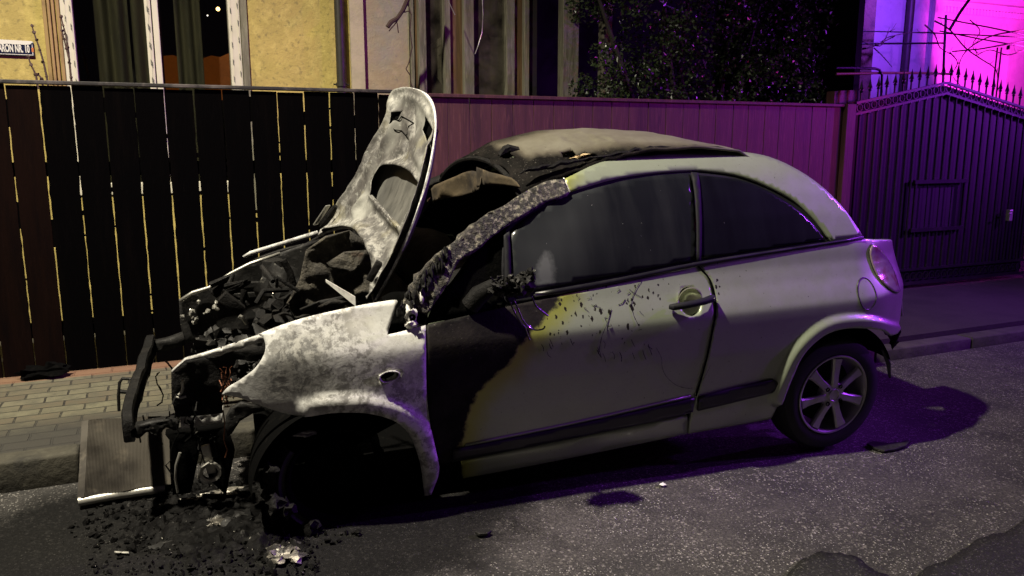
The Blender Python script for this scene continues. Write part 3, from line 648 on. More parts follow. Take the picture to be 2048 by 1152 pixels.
# ------------------------------------------------------------------ grey house with the old wooden window
h2 = thing('plastered_house', 'peeling grey plastered house with weathered wooden window right of the drainpipe', 'house', (0, 0, 0))
Y2 = WY+.02
b = MB(); wall(b, X[700]+.002, wx(727), WY-.03, WY+.3, .1, 5.0); b.build('corner_pilaster', mat('pale_pilaster', (.50, .44, .30), .9, 0, [(5, 6, .45, .65, (.36, .33, .22))], (30, .4, .006)), h2)
b = MB(); wall(b, wx(727)+.002, X[820], Y2, Y2+.3, .1, 5.0); wall(b, X[820], X[1060], Y2, Y2+.3, .1, 1.2); wall(b, X[820], X[1060], Y2, Y2+.3, 3.4, 5.0); b.build('wall', M['plaster2'], h2)
wd = MB()
for a, c, d in ((822, 829, .02), (836, 851, .05), (888, 900, .04), (926, 946, .05), (1012, 1028, .04), (1046, 1056, .05)):
    wd.box(*wbox(wx(a), wx(c), 1.2, 3.4, Y2-d, Y2+.06))
wd.box(*wbox(wx(851), wx(1046), 1.2, 1.30, Y2-.03, Y2+.05))
ww = wd.build('window', M['oldwood'], h2, bevel=.005)
b = MB()
for a, c in ((829, 836), (900, 926), (1028, 1046)): b.box(*wbox(wx(a), wx(c), 1.2, 3.4, Y2-.0, Y2+.05))
b.build('inner_frame', M['brown'], ww)
for a, c in ((851, 888), (946, 1012)):
    b = MB(); b.box(*wbox(wx(a), wx(c), 1.3, 3.4, Y2+.02, Y2+.025)); b.build('pane', M['pane_old'], ww)
b = MB(); wall(b, X[820]-.1, X[1060]+.1, Y2+.7, Y2+.75, .6, 3.8); b.build('room', mat('dim_room_wall', (.05, .042, .036), .9, 0, [(3, 5, .45, .65, (.08, .07, .06))]), h2)
b = MB(); b.prism([(5.0, WY-.5), (5.0, WY+7), (7.0, WY+3.4)], lambda p: (X[700]+.25, p[1], p[0]), lambda p: (X[1060]+2.9, p[1], p[0])); b.build('roof', M['brown'], h2)
def quad_sheet(name, px, Y, m, par, th=.004):
    P_ = [UW(x, y, 1, Y) for x, y in px]; b = MB(); b.prism(P_, lambda p: p, lambda p: (p[0], p[1]+th, p[2])); return b.build(name, m, par)
pc = thing('cardboard_sheet', 'stained tilted cardboard sheet leaning inside the old wooden window', 'cardboard', (0, 0, 0))
quad_sheet('card', [(856, 92), (894, 66), (962, 162), (945, 180), (905, 172), (897, 186), (856, 132)], Y2+.12, M['paper'], pc)
b = MB()
for i in range(5):
    a = UW(868+i*9, 98+i*13, 1, Y2+.117); c = UW(893+i*9, 86+i*13, 1, Y2+.117); b.tube([a, (a+c)/2+[0, 0, .01], c], .004, 5)
b.build('fold_line', M['oldwood'], pc)
quad_sheet('board', [(948, 70), (1005, 76), (1005, 200), (948, 200)], Y2+.2, mat('old_grey_board', (.10, .085, .07), .9, 0, [(3, 6, .45, .65, (.06, .05, .04))]), None)
tag(bpy.data.objects['board'] if False else C.objects[-1], 'plain grey board leaning inside right half of the old wooden window', 'board'); C.objects[-1].name = 'leaning_board'
b = MB(); n = 60
vs = [(wx(851)+(wx(1012)-wx(851))*i/n, Y2+.10+.012*math.sin(i*1.1), z+(.025*math.sin(i*.55) if k2 == 0 else 0)) for k2, z in enumerate((wz(930, 34), 3.4)) for i in range(n+1)]
b.add(vs, [(i, i+1, n+2+i, n+1+i) for i in range(n)]); o = b.build('lace_curtain', mat('grimy_lace', (.11, .08, .06), .9, 0, [(20, 4, .45, .6, (.06, .045, .035))]), h2, smooth=True); s = o.modifiers.new('s', 'SOLIDIFY'); s.thickness = .002
# dark porch between house and bush
pr = thing('dark_porch', 'dark open porch with pale wooden posts between the old window and the bush', 'porch', (0, 0, 0))
b = MB(); b.box(*wbox(X[1060]+.01, wx(1640, Y=WY+1.5)+.6, .1, 4.6, WY+1.5, WY+1.6)); b.box(*wbox(X[1060]+.01, X[1060]+.08, .1, 4.6, WY+.02, WY+1.5)); b.build('back_wall', M['dark'], pr)
b = MB(); b.box(*wbox(X[1060]+.01, wx(1640)+.5, 4.6, 4.75, WY-.1, WY+1.6)); b.build('ceiling', M['oldwood'], pr)
b = MB(); b.box(*wbox(wx(1640)+.42, wx(1640)+.5, .1, 4.6, WY-.1, WY+1.5)); b.build('beam_block_wall', M['dark'], pr)  # end wall added to keep the violet beam out of the porch
for a, c in ((1124, 1156), (1205, 1222)):
    b = MB(); b.box(*wbox(wx(a), wx(c), .1, 4.6, WY-.02, WY+.09)); b.build('post', M['oldwood'], pr, bevel=.008)
# ------------------------------------------------------------------ bare branches in front of the walls
def shoots(name, label, chains, Y, r=.006):
    t = thing(name, label, 'plant', (0, 0, 0))
    for ch in chains:
        P_ = [UW(x, y, 1, Y+i*.01) for i, (x, y) in enumerate(ch)]; b = MB(); n = len(P_); b.tube(P_, [r*(1.15-.5*i/n) for i in range(n)], 6)
        for q in P_[1:]: b.lump(q, r*1.9, seed=random.random()*9, sub=1)
        b.build('shoot', M['twig'], t, smooth=True)
    return t
shoots('bare_shrub', 'thin bare budding shoots rising above the fence in front of the yellow wall',
       [[(76, 178), (72, 150), (62, 130), (56, 113)], [(98, 180), (93, 152), (87, 124), (80, 100), (73, 80), (68, 65), (64, 52)], [(86, 176), (84, 158), (76, 148), (71, 150)]], 6.0)
shoots('bare_shrub', 'two forked bare shoots crossing the white frame of the left window',
       [[(146, 185), (142, 155), (139, 125), (136, 95), (131, 68), (126, 50), (122, 33)], [(139, 120), (133, 97), (128, 78), (124, 61)]], 6.0)
br = thing('dead_branch', 'thick cut dead branch with small twigs hanging before the peeling wall', 'branch', (0, 0, 0))
b = MB(); b.tube([UW(x, y, 1, 6.5) for x, y in ((775, 54), (782, 44), (795, 36), (806, 20), (815, 0), (822, -25), (838, -60))], [.018, .019, .017, .018, .02, .022, .025], 8); b.build('limb', M['twig'], br, smooth=True)
for ch in ([(806, 25), (818, 22), (823, 30)], [(793, 40), (795, 52), (797, 66)], [(800, 34), (790, 48), (778, 62)], [(815, 5), (822, 30), (820, 60), (824, 95), (818, 125), (812, 138), (820, 150)], [(820, 150), (822, 168), (828, 182)]):
    b = MB(); b.tube([UW(x, y, 1, 6.5) for x, y in ch], .005, 6); b.build('twig', M['twig'], br, smooth=True)
wr = MB(); wr.tube([UW(x, y, 1, 6.6) for x, y in ((888, -20), (898, 5), (910, 30))], .004, 6)
tag(wr.build('loose_wire', M['alum'], smooth=True), 'short loose wire hanging in front of left half of the old window', 'wire')
wr = MB(); wr.tube([UW(x, y, 1, 6.6) for x, y in ((964, -20), (966, 30), (964, 65), (955, 95), (950, 108))], .004, 6)
tag(wr.build('loose_wire', M['alum'], smooth=True), 'long curved loose wire hanging over centre post of the old window', 'wire')
wr = MB(); wr.tube([UW(x, y, 1, 6.2) for x, y in ((1300, -12), (1335, 12), (1370, 26))], .004, 6)
tag(wr.build('loose_wire', mat('blue_cable', (.2, .22, .35), .5), smooth=True), 'thin cable running across the top of the dark bush', 'wire')
# ------------------------------------------------------------------ evergreen bush
bu = thing('evergreen_bush', 'large dark glossy leaved evergreen bush behind the fence', 'bush', (UW(1400, 200, 1, 6.4)[0], 6.4, .1))
bx = bu.location.x
rn = random.Random(3)
b = MB()
outl = [(1150, 240), (1158, 150), (1150, 60), (1140, -40), (1200, -160), (1420, -200), (1600, -150), (1632, -40), (1612, 30), (1622, 80), (1635, 130), (1622, 190), (1630, 240)]
Pw = np.array([UW(x, y, 1, 6.4)[[0, 2]] for x, y in outl]); lo, hi = Pw.min(0), Pw.max(0)
cl = [(rn.uniform(lo[0], hi[0]), rn.uniform(5.95, 6.8), rn.uniform(.9, hi[1]), rn.uniform(.09, .2)) for _ in range(330)]
n = 0
while n < 26000:
    c = cl[rn.randrange(len(cl))]; d = Vector((rn.gauss(0, 1), rn.gauss(0, 1), rn.gauss(0, 1))).normalized()*c[3]*rn.uniform(.6, 1.15)
    p = Vector(c[:3])+d
    if p.y < 5.85: continue
    if not inside(np.array([[p.x, p.z]]), Pw)[0] and p.z > 1.6: continue
    ax = Vector((rn.gauss(0, 1), rn.gauss(0, 1), rn.gauss(-.2, .8))).normalized(); sd = ax.cross(Vector((rn.gauss(0, 1), rn.gauss(0, 1), rn.gauss(0, 1)))).normalized()
    L_, W_ = rn.uniform(.028, .055), rn.uniform(.010, .018); nn = ax.cross(sd)*.006
    q = p-Vector((bx, 6.4, .1))
    b.add([q-ax*L_*.5, q+sd*W_+nn, q+ax*L_*.5, q-sd*W_+nn], [(0, 1, 2, 3)]); n += 1
b.build('crown', M['leaf'], bu)
for k_ in range(6):
    x0 = rn.uniform(-.25, .25); b = MB(); b.tube([(x0, 0, 0), (x0*1.8, rn.uniform(-.1, .1), 1.0), (x0*4, rn.uniform(-.2, .2), 2.2), (x0*5, 0, 2.9)], [.05, .04, .025, .01], 8); b.build('stem', M['bark'], bu, smooth=True)
# ------------------------------------------------------------------ purple lit house, pipes, pink house, pergola
Y3 = 8.4
def x3(px, py=100): return UW(px, py, 1, Y3)[0]
h3 = thing('pale_house', 'pale plastered house with corner boards right of the bush under violet light', 'house', (0, 0, 0))
b = MB(); wall(b, x3(1615), x3(1870), Y3, Y3+3, .1, 5.5); b.build('wall', M['plaster3'], h3)
b = MB(); wall(b, x3(1664), x3(1690), Y3-.12, Y3-.002, .1, 5.5); b.build('corner_board', M['brown'], h3)
b = MB(); wall(b, x3(1690)+.002, x3(1702), Y3-.05, Y3-.002, .1, 5.5); b.build('corner_board', M['plaster3'], h3)
b = MB(); wall(b, x3(1856), x3(1873), Y3-.06, Y3-.002, .1, 5.5); b.build('corner_board', M['plaster3'], h3)
b = MB(); b.prism([(5.5, Y3-.5), (5.5, Y3+3.4), (6.9, Y3+1.5)], lambda p: (x3(1600), p[1], p[0]), lambda p: (x3(1890), p[1], p[0])); b.build('roof', M['brown'], h3)
b = MB(); wall(b, x3(1640), x3(1662), Y3-.7, Y3-.5, .1, 4.5); tag(b.build('brick_pillar', mat('old_brick_pillar', (.13, .09, .06), .9, 0, [(8, 6, .45, .65, (.07, .05, .04))], (20, .8, .02))), 'narrow brown pillar standing between the bush and the violet lit wall', 'pillar')
b = MB(); b.tube([(x3(1800), Y3-.09, .1), (x3(1806), Y3-.09, 5.4)], .05, 14); tag(b.build('drainpipe', M['pipe'], smooth=True), 'thick dark drainpipe on the violet lit wall', 'drainpipe')
Yp = 6.2
gp = thing('gas_pipe', 'bent ochre gas pipe running above the fence to the gate', 'pipe', (0, 0, 0))
b = MB(); b.tube([UW(x, y, 1, Yp) for x, y in ((1672, 148), (1760, 146), (1840, 146), (1898, 148))], .013, 10); b.build('pipe', M['gaspipe'], gp, smooth=True)
b = MB(); b.tube([UW(x, y, 1, Yp-.02) for x, y in ((1672, 136), (1700, 136), (1750, 137), (1759, 140), (1764, 150), (1763, 180), (1761, 240))], .013, 10); b.build('pipe', M['iron'], gp, smooth=True)
b = MB(); b.prism([UW(x, y, 1, 5.72) for x, y in ((1670, 182), (1713, 180), (1714, 207), (1668, 207))], lambda p: p, lambda p: (p[0], p[1]+.1, p[2])); tag(b.build('wall_stub', M['fence']), 'short dark boarded stub rising behind the fence end next to the gate', 'board')
Y4 = 10.5
def P4(x, y, Y=Y4): return UW(x, y, 1, Y)
h4 = thing('pink_lit_house', 'house front under strong magenta light beyond the gate', 'house', (0, 0, 0))
xa, xb = P4(1876, 100)[0], P4(2048, 100)[0]+4
b = MB(); wall(b, xa-.6, xb, Y4, Y4+4, .1, 4.3); b.build('wall', M['plaster3'], h4)
b = MB(); wall(b, xa-.6, xb, Y4-.22, Y4-.002, P4(1960, 10)[2], P4(1960, -30)[2]); wall(b, xa-.6, xb, Y4-.14, Y4-.002, P4(1960, 25)[2], P4(1960, 11)[2]); b.build('cornice', M['plaster3'], h4)
b = MB(); x = xa-.5
while x < xb: b.box((x, Y4-.17, P4(1960, 30)[2]), (.05, .06, .09)); x += .085
b.build('dentil_row', M['plaster3'], h4)
b = MB()
for a, c in ((2010, 2014), (2016, 2026)): wall(b, P4(a, 120)[0], P4(c, 120)[0], Y4-.07, Y4-.002, .1, P4(2020, 92)[2])
wall(b, P4(2010, 120)[0], xb-.2, Y4-.075, Y4-.003, P4(2020, 100)[2], P4(2020, 92)[2]); b.build('door_surround', M['plaster3'], h4)
b = MB(); b.prism([(4.3, Y4-.7), (4.3, Y4+4.4), (6.2, Y4+2)], lambda p: (xa-.8, p[1], p[0]), lambda p: (xb, p[1], p[0])); b.build('roof', M['brown'], h4)
Yg = 7.6
pg = thing('vine_pergola', 'metal pergola bars with bare vine stems above the iron gate', 'pergola', (0, 0, 0))
for ch, r in (([(1876, 35), (1980, 55), (2060, 72)], .012), ([(1880, 62), (1960, 78), (2060, 95)], .012), ([(1850, 65), (1950, 70), (2060, 75)], .012), ([(1700, 62), (1800, 64), (1850, 66)], .010),
              ([(1945, -10), (1920, 25), (1900, 58)], .026), ([(1905, 103), (1960, 98), (2060, 80)], .012), ([(1680, 88), (1790, 87), (1890, 86)], .016), ([(1995, 95), (1990, 140), (1984, 190)], .014), ([(2003, 95), (1998, 140), (1992, 195)], .014), ([(1892, 30), (1888, 110), (1884, 230)], .022)):
    b = MB(); b.tube([UW(x, y, 1, Yg) for x, y in ch], r*.75, 8); b.build('bar', M['iron'], pg, smooth=True)
def vine(pts, r):
    b = MB(); P_ = [UW(x, y, 1, Yg-.05+.03*math.sin(i*2.1)) for i, (x, y) in enumerate(smooth_loop(pts, False, 4))]; b.tube(P_, [r*(1.1-.6*i/len(P_)) for i in range(len(P_))], 6)
    for i in range(2, len(P_)-1, 3):
        d = np.array([rn.uniform(-.09, .09), 0, rn.uniform(-.05, .1)]); b.tube([P_[i], P_[i]+d*.6, P_[i]+d+[.01, 0, .02]], r*.35, 5)
    b.build('vine_stem', M['twig'], pg, smooth=True)
for pts, r in (([(2048, 60), (1990, 70), (1950, 88), (1925, 112), (1912, 150)], .010), ([(1870, 42), (1900, 60), (1930, 95), (1962, 118), (1992, 140), (1996, 180)], .010), ([(1700, 68), (1718, 80), (1760, 92), (1776, 66), (1790, 58)], .007),
               ([(1715, 100), (1748, 92), (1790, 72)], .012), ([(1748, 96), (1765, 112), (1784, 134)], .007), ([(1900, 105), (1915, 125), (1905, 150), (1920, 170)], .008), ([(1940, 40), (1960, 62), (1945, 90), (1958, 110)], .007), ([(2048, 100), (2015, 110), (1980, 100), (1950, 112)], .007),
               ([(1850, 50), (1870, 70), (1880, 95), (1905, 110)], .009), ([(1760, 88), (1775, 75), (1815, 66), (1850, 64)], .007)): vine(pts, r)
#CAR
# ================================================================== THE BURNT CAR
A0, RR = 2.55, .62
def _tz(z): return float(np.interp(z, _z, _t))
def Yb(x, z):
    y = _tz(z)
    if x < .25: y += (.25-x)**2*.36
    if x > A0: y += RR-math.sqrt(max(RR*RR-(min(x, A0+RR*.999)-A0)**2, 0))
    return y
def UYc(x, y, off=0):
    yy = .1
    for _ in range(40):
        q = U(x, y, yy); yy += .5*(min(Yb(q[0], q[2])+off, .55)-yy)
    return U(x, y, yy)
def toA(x): return x if x <= A0 else A0+RR*math.asin(min((x-A0)/RR, 1))
def px2(p):                              # photo point -> (a, z) of the body side; 'L' marks local coordinates
    if p[0] == 'L': return np.array(p[1:3], float)
    q = UYc(p[0], p[1]); return np.array([toA(q[0]), q[2]])
def bodyfn(off=0, mirror=False):
    def fn(a, z, r):
        if a > A0:
            an = min((a-A0)/RR, math.pi/2); x = A0+(RR-off)*math.sin(an); y = _tz(z)*math.cos(an)+RR-(RR-off)*math.cos(an)+r; x -= _tz(z)*.6*math.sin(an)
        else: x = a; y = Yb(a, z)+off+r
        return (x, 1.66-y if mirror else y, z)
    return fn
car = thing('burnt_car', 'silver green three door hatchback with burnt out front and open bonnet at the kerb', 'car')
RM = Matrix(RC.tolist()).to_4x4()
car.matrix_world = Matrix.Translation(Vector(T0)) @ RM @ Matrix.Translation((-2.46, 0, 0))
def conv(pts):
    out = []
    for p in pts:
        c = p[-1] == 'c'; q = p[:-1] if c else p; v = px2(q); out.append((v[0], v[1], 1) if c else (v[0], v[1]))
    return out
def panel(name, pts, m, parent=car, step=.025, off=0, thick=.006, masks=None, flare=None, sub=4, mirror=False, relief=None, holes=(), flw=.075, flh=.024):
    o2 = smooth_loop(conv(pts), True, sub)
    hs_ = [smooth_loop(conv(h), True, 3) for h in holes]
    mk = {k2: [tuple(px2(p)) for p in v] for k2, v in (masks or {}).items()}
    fl_ = np.array(smooth_loop(conv(flare), False, 3)) if flare else None
    def rel(V):
        r = np.zeros(len(V))
        if fl_ is not None:
            d = pdist(V, fl_, False); t = np.clip((1-d/flw)*2.2, 0, 1); r -= flh*(t*t*(3-2*t))
        if relief: r += relief(V)
        return r
    return sheet(name, o2, bodyfn(off, mirror), m, parent, step, hs_, thick, mk, rel, inward=(0, 1, 0) if mirror else (0, -1, 0))
DOORBURN = [(700, 640), (860, 560), (1000, 560), (1075, 580), (1128, 588), (1098, 622), (1062, 668), (1040, 696), (1012, 733), (972, 768), (950, 800), (932, 850), (922, 893), (905, 930), (800, 1000)]
SPL = [(1085, 600), (1130, 575), (1250, 565), (1330, 560), (1350, 600), (1300, 640), (1290, 690), (1200, 690), (1100, 690), (1075, 650)]
# --- front fender
arch_f = [(846, 985), (842, 940), (832, 900), (818, 868), (798, 845), (770, 831), (735, 823), (700, 821), (660, 823), (625, 829), (595, 832)]
fender_o = [(515, 668, 'c'), (560, 650), (620, 632), (700, 615), (760, 604), (790, 600), (796, 603, 'c'), (786, 635), (775, 670, 'c'), (800, 664), (851, 650, 'c'), (852, 700), (853, 770), (858, 830), (868, 885), (877, 930, 'c'), (872, 955), (860, 985, 'c'), (847, 988, 'c')]+arch_f[1:]+[(560, 825), (520, 811), (480, 796), (443, 789, 'c'), (455, 775), (480, 760), (508, 738), (526, 712), (531, 692), (526, 674)]
def crease_f(V): return .006*np.sin(V[:, 0]*9)*np.cos(V[:, 1]*7)
fend = panel('front_fender', fender_o, M['ash'], step=.018, thick=.012, flare=[(862, 985), (862, 940), (850, 890), (832, 855), (800, 832), (770, 820), (735, 812), (700, 810), (655, 812), (620, 820)], flw=.05, flh=.02,
      masks={'burn': [(560, 640), (640, 660), (660, 700), (620, 740), (640, 790), (560, 815), (500, 800), (520, 740), (545, 700)]}, relief=crease_f, holes=[[(760, 752), (775, 744), (793, 744), (797, 751), (783, 761), (766, 763)]])
def outline_tube(name, pts, m, parent, r, off=0, closed=True, n=6, local=False, sub=3):
    P_ = [bodyfn(off)(*v[:2], 0) for v in smooth_loop(conv(pts) if not local else pts, closed, sub)]
    if closed: P_.append(P_[0])
    b = MB(); b.tube(P_, r, n, cap=not closed); return b.build(name, m, parent, smooth=True)
outline_tube('indicator_rim', [(759, 752), (775, 743), (793, 743), (798, 751), (783, 762), (765, 764)], M['ash'], fend, .004, -.003)
b = MB(); b.lump(bodyfn(.045)(*px2((778, 753)), 0), (.03, .01, .02), 3); b.build('indicator_socket', M['soot'], fend)
o2 = panel('front_fender', [p for p in fender_o], M['char2'], mirror=True, step=.04, thick=.012, holes=[])
# --- door
door_o = [(853, 650, 'c'), (965, 624), (1075, 600), (1240, 566), (1397, 533, 'c'), (1418, 560), (1428, 600), (1425, 650), (1412, 715), (1390, 790), (1380, 826, 'c'), (1200, 865), (1050, 896), (882, 928, 'c'), (868, 870), (857, 810), (855, 730)]
creases = lambda V: np.zeros(len(V))
_hp = px2((1380, 603)); _hh = [('L', _hp[0]+.056*math.cos(t), _hp[1]+.060*math.sin(t)) for t in np.linspace(0, 2*math.pi, 19)[:-1]]
door = panel('door', door_o, M['paint'], step=.014, thick=.02, holes=[_hh], masks={'burn': DOORBURN, 'spl': SPL})
panel('door', door_o, M['paint'], mirror=True, step=.05, thick=.02, masks={'burn': DOORBURN})
# --- rear quarter
arch_r = [(1774, 667), (1762, 660), (1735, 655), (1690, 654), (1650, 664), (1617, 688), (1596, 714), (1583, 742), (1572, 768), (1558, 806), (1542, 838)]
tl = [(1742, 500), (1752, 494), (1766, 505), (1782, 530), (1793, 556), (1797, 578), (1790, 580), (1772, 566), (1755, 545), (1744, 522)]
q_o = [(1401, 532, 'c'), (1500, 514), (1600, 498), (1727, 477, 'c'), ('L', 2.98, 1.028), ('L', 3.2, .96), ('L', 3.52, .86, 'c'), ('L', 3.52, .60, 'c'), ('L', 3.2, .565), (1788, 664, 'c'), (1774, 669, 'c')]+arch_r[1:-1]+[(1542, 838, 'c'), (1460, 853), (1376, 868, 'c'), (1382, 835), (1394, 792), (1416, 715), (1429, 650), (1432, 600), (1422, 560)]
q_o = [tuple(p) for p in q_o]
fc = px2((1735, 588))
quarter = panel('rear_quarter', q_o, M['paint'], step=.011, thick=.02, flare=[(1790, 668), (1770, 664), (1735, 655), (1690, 654), (1650, 664), (1617, 688), (1596, 714), (1580, 745), (1560, 790)], flw=.07, flh=.026,
                masks={'burn': [(700, 640), (701, 640), (700, 641)], 'spl': [(1401, 540), (1440, 530), (1470, 560), (1430, 600)]})
panel('rear_quarter', q_o, M['paint'], mirror=True, step=.05, thick=.02)
# fuel flap ring
fl_pts = [(fc[0]+.058*math.cos(t), fc[1]+.075*math.sin(t)) for t in np.linspace(0, 2*math.pi, 25)[:-1]]
b = MB(); P_ = [bodyfn(-.0005)(*p, 0) for p in fl_pts]; b.tube(P_+[P_[0]], .0028, 6, cap=False); ff = b.build('fuel_flap', M['black'], quarter, smooth=True)
# --- sill
panel('sill', [(924, 924, 'c'), (1100, 889), (1376, 832, 'c'), (1374, 869, 'c'), (1200, 905), (1050, 935), (926, 958, 'c')], M['paint'], step=.03, off=.004, thick=.03, masks={'burn': [(820, 900), (900, 900), (925, 930), (915, 990), (820, 990)]})
panel('sill', [(860, 935, 'c'), (1376, 832, 'c'), (1374, 869, 'c'), (860, 972, 'c')], M['paint'], step=.06, off=.004, thick=.03, mirror=True)
panel('sill_end', [(858, 932, 'c'), (924, 922, 'c'), (926, 962, 'c'), (852, 992, 'c')], M['soot'], step=.03, off=.03, thick=.02)
# --- side moulding, two pieces
panel('side_moulding', [(905, 898, 'c'), (1000, 880), (1200, 838), (1340, 806), (1386, 795, 'c'), (1383, 822, 'c'), (1368, 825), (1350, 832), (1200, 863), (1050, 893), (905, 922, 'c')], M['black'], step=.02, off=-.014, thick=.012)
panel('side_moulding', [(1396, 793, 'c'), (1470, 774), (1545, 758, 'c'), (1552, 764), (1550, 776), (1542, 784, 'c'), (1470, 802), (1393, 820, 'c')], M['black'], step=.02, off=-.014, thick=.012)
panel('moulding_groove', [(930, 888, 'c'), (1150, 843), (1380, 790, 'c'), (1380, 793, 'c'), (1150, 847), (930, 892, 'c')], M['paint'], step=.02, off=-.006, thick=.005)
# --- glass and seals
M['rubber'] = mat('matt_black_trim', (.010, .010, .013), .7, spec=.25)
panel('window_seal', [(1012, 460), (1060, 420), (1137, 382), (1220, 358), (1300, 345), (1380, 339), (1480, 350), (1545, 373), (1595, 403), (1640, 445), (1664, 486), (1727, 472), (1729, 482), (1600, 500), (1400, 534), (1240, 567), (1070, 602), (1012, 600)], M['rubber'], step=.014, off=.018, thick=.008)
fg = panel('front_side_glass', [(1022, 470, 'c'), (1062, 432), (1137, 394), (1220, 369), (1300, 353), (1380, 346, 'c'), (1390, 400), (1395, 520, 'c'), (1240, 551), (1072, 582, 'c'), (1024, 590, 'c')], M['glass_f'], step=.025, off=.008, thick=.004,
      masks={'haze': [(1022, 600), (1022, 470), (1120, 400), (1170, 380), (1180, 460), (1140, 560), (1100, 600)], 'smear': [(1072, 552), (1080, 520), (1092, 504), (1104, 510), (1110, 540), (1108, 566), (1085, 574), (1075, 572)]})
rg_ = panel('rear_side_glass', [(1396, 350, 'c'), (1480, 360), (1540, 383), (1590, 414), (1630, 450), (1652, 480, 'c'), (1560, 494), (1401, 519, 'c')], M['glass_r'], step=.014, off=.008, thick=.004)
panel('centre_pillar_trim', [(1382, 344, 'c'), (1396, 345, 'c'), (1403, 420), (1402, 523, 'c'), (1393, 526, 'c'), (1392, 420)], M['rubber'], step=.02, off=-.001, thick=.006)
panel('belt_strip', [(1070, 584, 'c'), (1240, 554), (1395, 523), (1560, 497), (1727, 471, 'c'), (1729, 477, 'c'), (1560, 504), (1395, 532), (1240, 564), (1070, 594, 'c')], M['black'], step=.02, off=-.006, thick=.01)
panel('quarter_window', [(1133, 384, 'c'), (1050, 428), (1020, 466, 'c'), (1018, 600, 'c'), (965, 624, 'c'), (900, 640), (853, 650, 'c'), (872, 610), (910, 560), (950, 505), (1000, 455), (1060, 412)], M['soot'], step=.03, off=.02, thick=.01)
panel('window_divider', [(1008, 470, 'c'), (1019, 462, 'c'), (1022, 520), (1022, 590, 'c'), (1010, 592, 'c'), (1010, 520)], M['rubber'], step=.02, off=.0, thick=.012)
# --- roof arch rails
rail_o = [(1128, 358, 'c'), (1200, 325), (1300, 304), (1400, 298), (1480, 303), (1540, 314), (1600, 342), (1650, 378), (1695, 425), (1728, 470, 'c'), (1700, 476), (1664, 481, 'c'), (1634, 441), (1592, 402), (1540, 373), (1480, 350), (1420, 341), (1380, 339), (1300, 345), (1220, 358), (1138, 383, 'c')]
RB = {'burn': [(1050, 380), (1100, 340), (1120, 338), (1118, 362), (1112, 390)]}
panel('roof_rail', rail_o, M['paint'], step=.018, thick=.03, masks=RB)
panel('roof_rail', rail_o, M['paint'], step=.04, thick=.03, masks=RB, mirror=True)
outline_tube('rail_joint', [(1127, 356), (1134, 372), (1139, 384)], M['alum'], car, .003, -.002, closed=False)
# --- blistered windscreen pillar
pil_o = [(1127, 357, 'c'), (1090, 362), (1050, 382), (1010, 408), (957, 436), (912, 478), (865, 512), (834, 550), (812, 585), (804, 606), (812, 622), (832, 612), (850, 628), (872, 600), (893, 568), (918, 520), (957, 494), (995, 464), (1048, 426), (1137, 384, 'c')]
def pilrel(V): return np.array([-.010+.010*mnoise.fractal(Vector((a*14, z*14, 1)), 1, 2, 4)+.008*mnoise.noise(Vector(((a+z)*60, (a-z)*14, 5))) for a, z in V])
panel('windscreen_pillar', pil_o, M['pillar'], step=.012, thick=.05, relief=pilrel)
panel('windscreen_pillar', pil_o, M['char'], step=.03, thick=.05, mirror=True)
b = MB()
rn = random.Random(11)
for i in range(26):                      # flakes and melted lumps down the pillar foot
    t = i/25; x = 800+95*t+rn.uniform(-8, 10); y = 625-115*t+rn.uniform(-10, 10); q = UYc(x, y, -.01); b.lump(q, (rn.uniform(.006, .014), .012, rn.uniform(.015, .045)), i, .35, 2)
b.build('melted_seal', M['char2'], car, smooth=True, angle=60)
b = MB(); b.lump(UYc(820, 628, .0), (.022, .03, .036), 4, .3, 3); b.lump(UYc(822, 648, .0), (.026, .02, .016), 9, .3, 3); b.lump(UYc(842, 598, .0), (.01, .02, .03), 19, .3, 2); b.build('pillar_foot', M['white'], car, smooth=True, angle=70)
b = MB(); b.lathe([(.004, 0), (.013, 0), (.013, -.01)], UYc(824, 634, -.035), 'Y', 14); b.build('bolt_hole', M['soot'], car)
panel('pillar_recess', [(770, 600, 'c'), (800, 590), (870, 600), (856, 652, 'c'), (775, 680, 'c')], M['soot'], step=.03, off=.06, thick=.02)
# --- roof
zN = lambda x: float(np.interp(x, [.6, .7, .85, 1.0, 1.2, 1.5, 1.8, 2.13, 2.5, 2.8], ZN_))
_nx = []
for p in ((1040, 395), (1085, 368), (1128, 352), (1200, 319), (1300, 299), (1400, 293), (1480, 299)):
    q = U(p[0], p[1], .38); _nx.append((q[0], q[2]))
_nx = np.array(_nx)
def zN(x): return float(np.interp(x, list(_nx[:, 0])+[2.3, 2.6, 2.85], list(_nx[:, 1])+[1.36, 1.2, 1.05]))
def zC(x): return float(np.interp(x, [.55, .75, .86, .96, 1.2, 1.46, 1.8, 2.13, 2.4, 2.65, 2.95], [1.35, 1.43, 1.480, 1.535, 1.582, 1.59, 1.567, 1.492, 1.40, 1.28, 1.06]))
from bpy_extras.object_utils import world_to_camera_view
def projc(q):
    P_ = c2w(q); X, Y, Z = P_; fw = X*math.sin(TH)+Y*math.cos(TH); r = X*math.cos(TH)-Y*math.sin(TH); d = H-Z
    zc = fw*math.cos(PITCH)+d*math.sin(PITCH); yc = d*math.cos(PITCH)-fw*math.sin(PITCH); return (1024+F*r/zc, 576+F*yc/zc)
ROOFB = [(830, 360), (850, 250), (1000, 235), (1115, 254), (1060, 270), (988, 289), (995, 294), (1035, 300), (1050, 312), (1062, 312), (1110, 302), (1170, 292), (1240, 290), (1330, 292), (1420, 296), (1330, 302), (1240, 316), (1170, 340), (1128, 362), (1080, 400), (1000, 420), (850, 420)]
HOLE = [(1112, 300), (1135, 292), (1170, 293), (1190, 297), (1205, 302), (1192, 312), (1165, 318), (1140, 314), (1122, 309)]
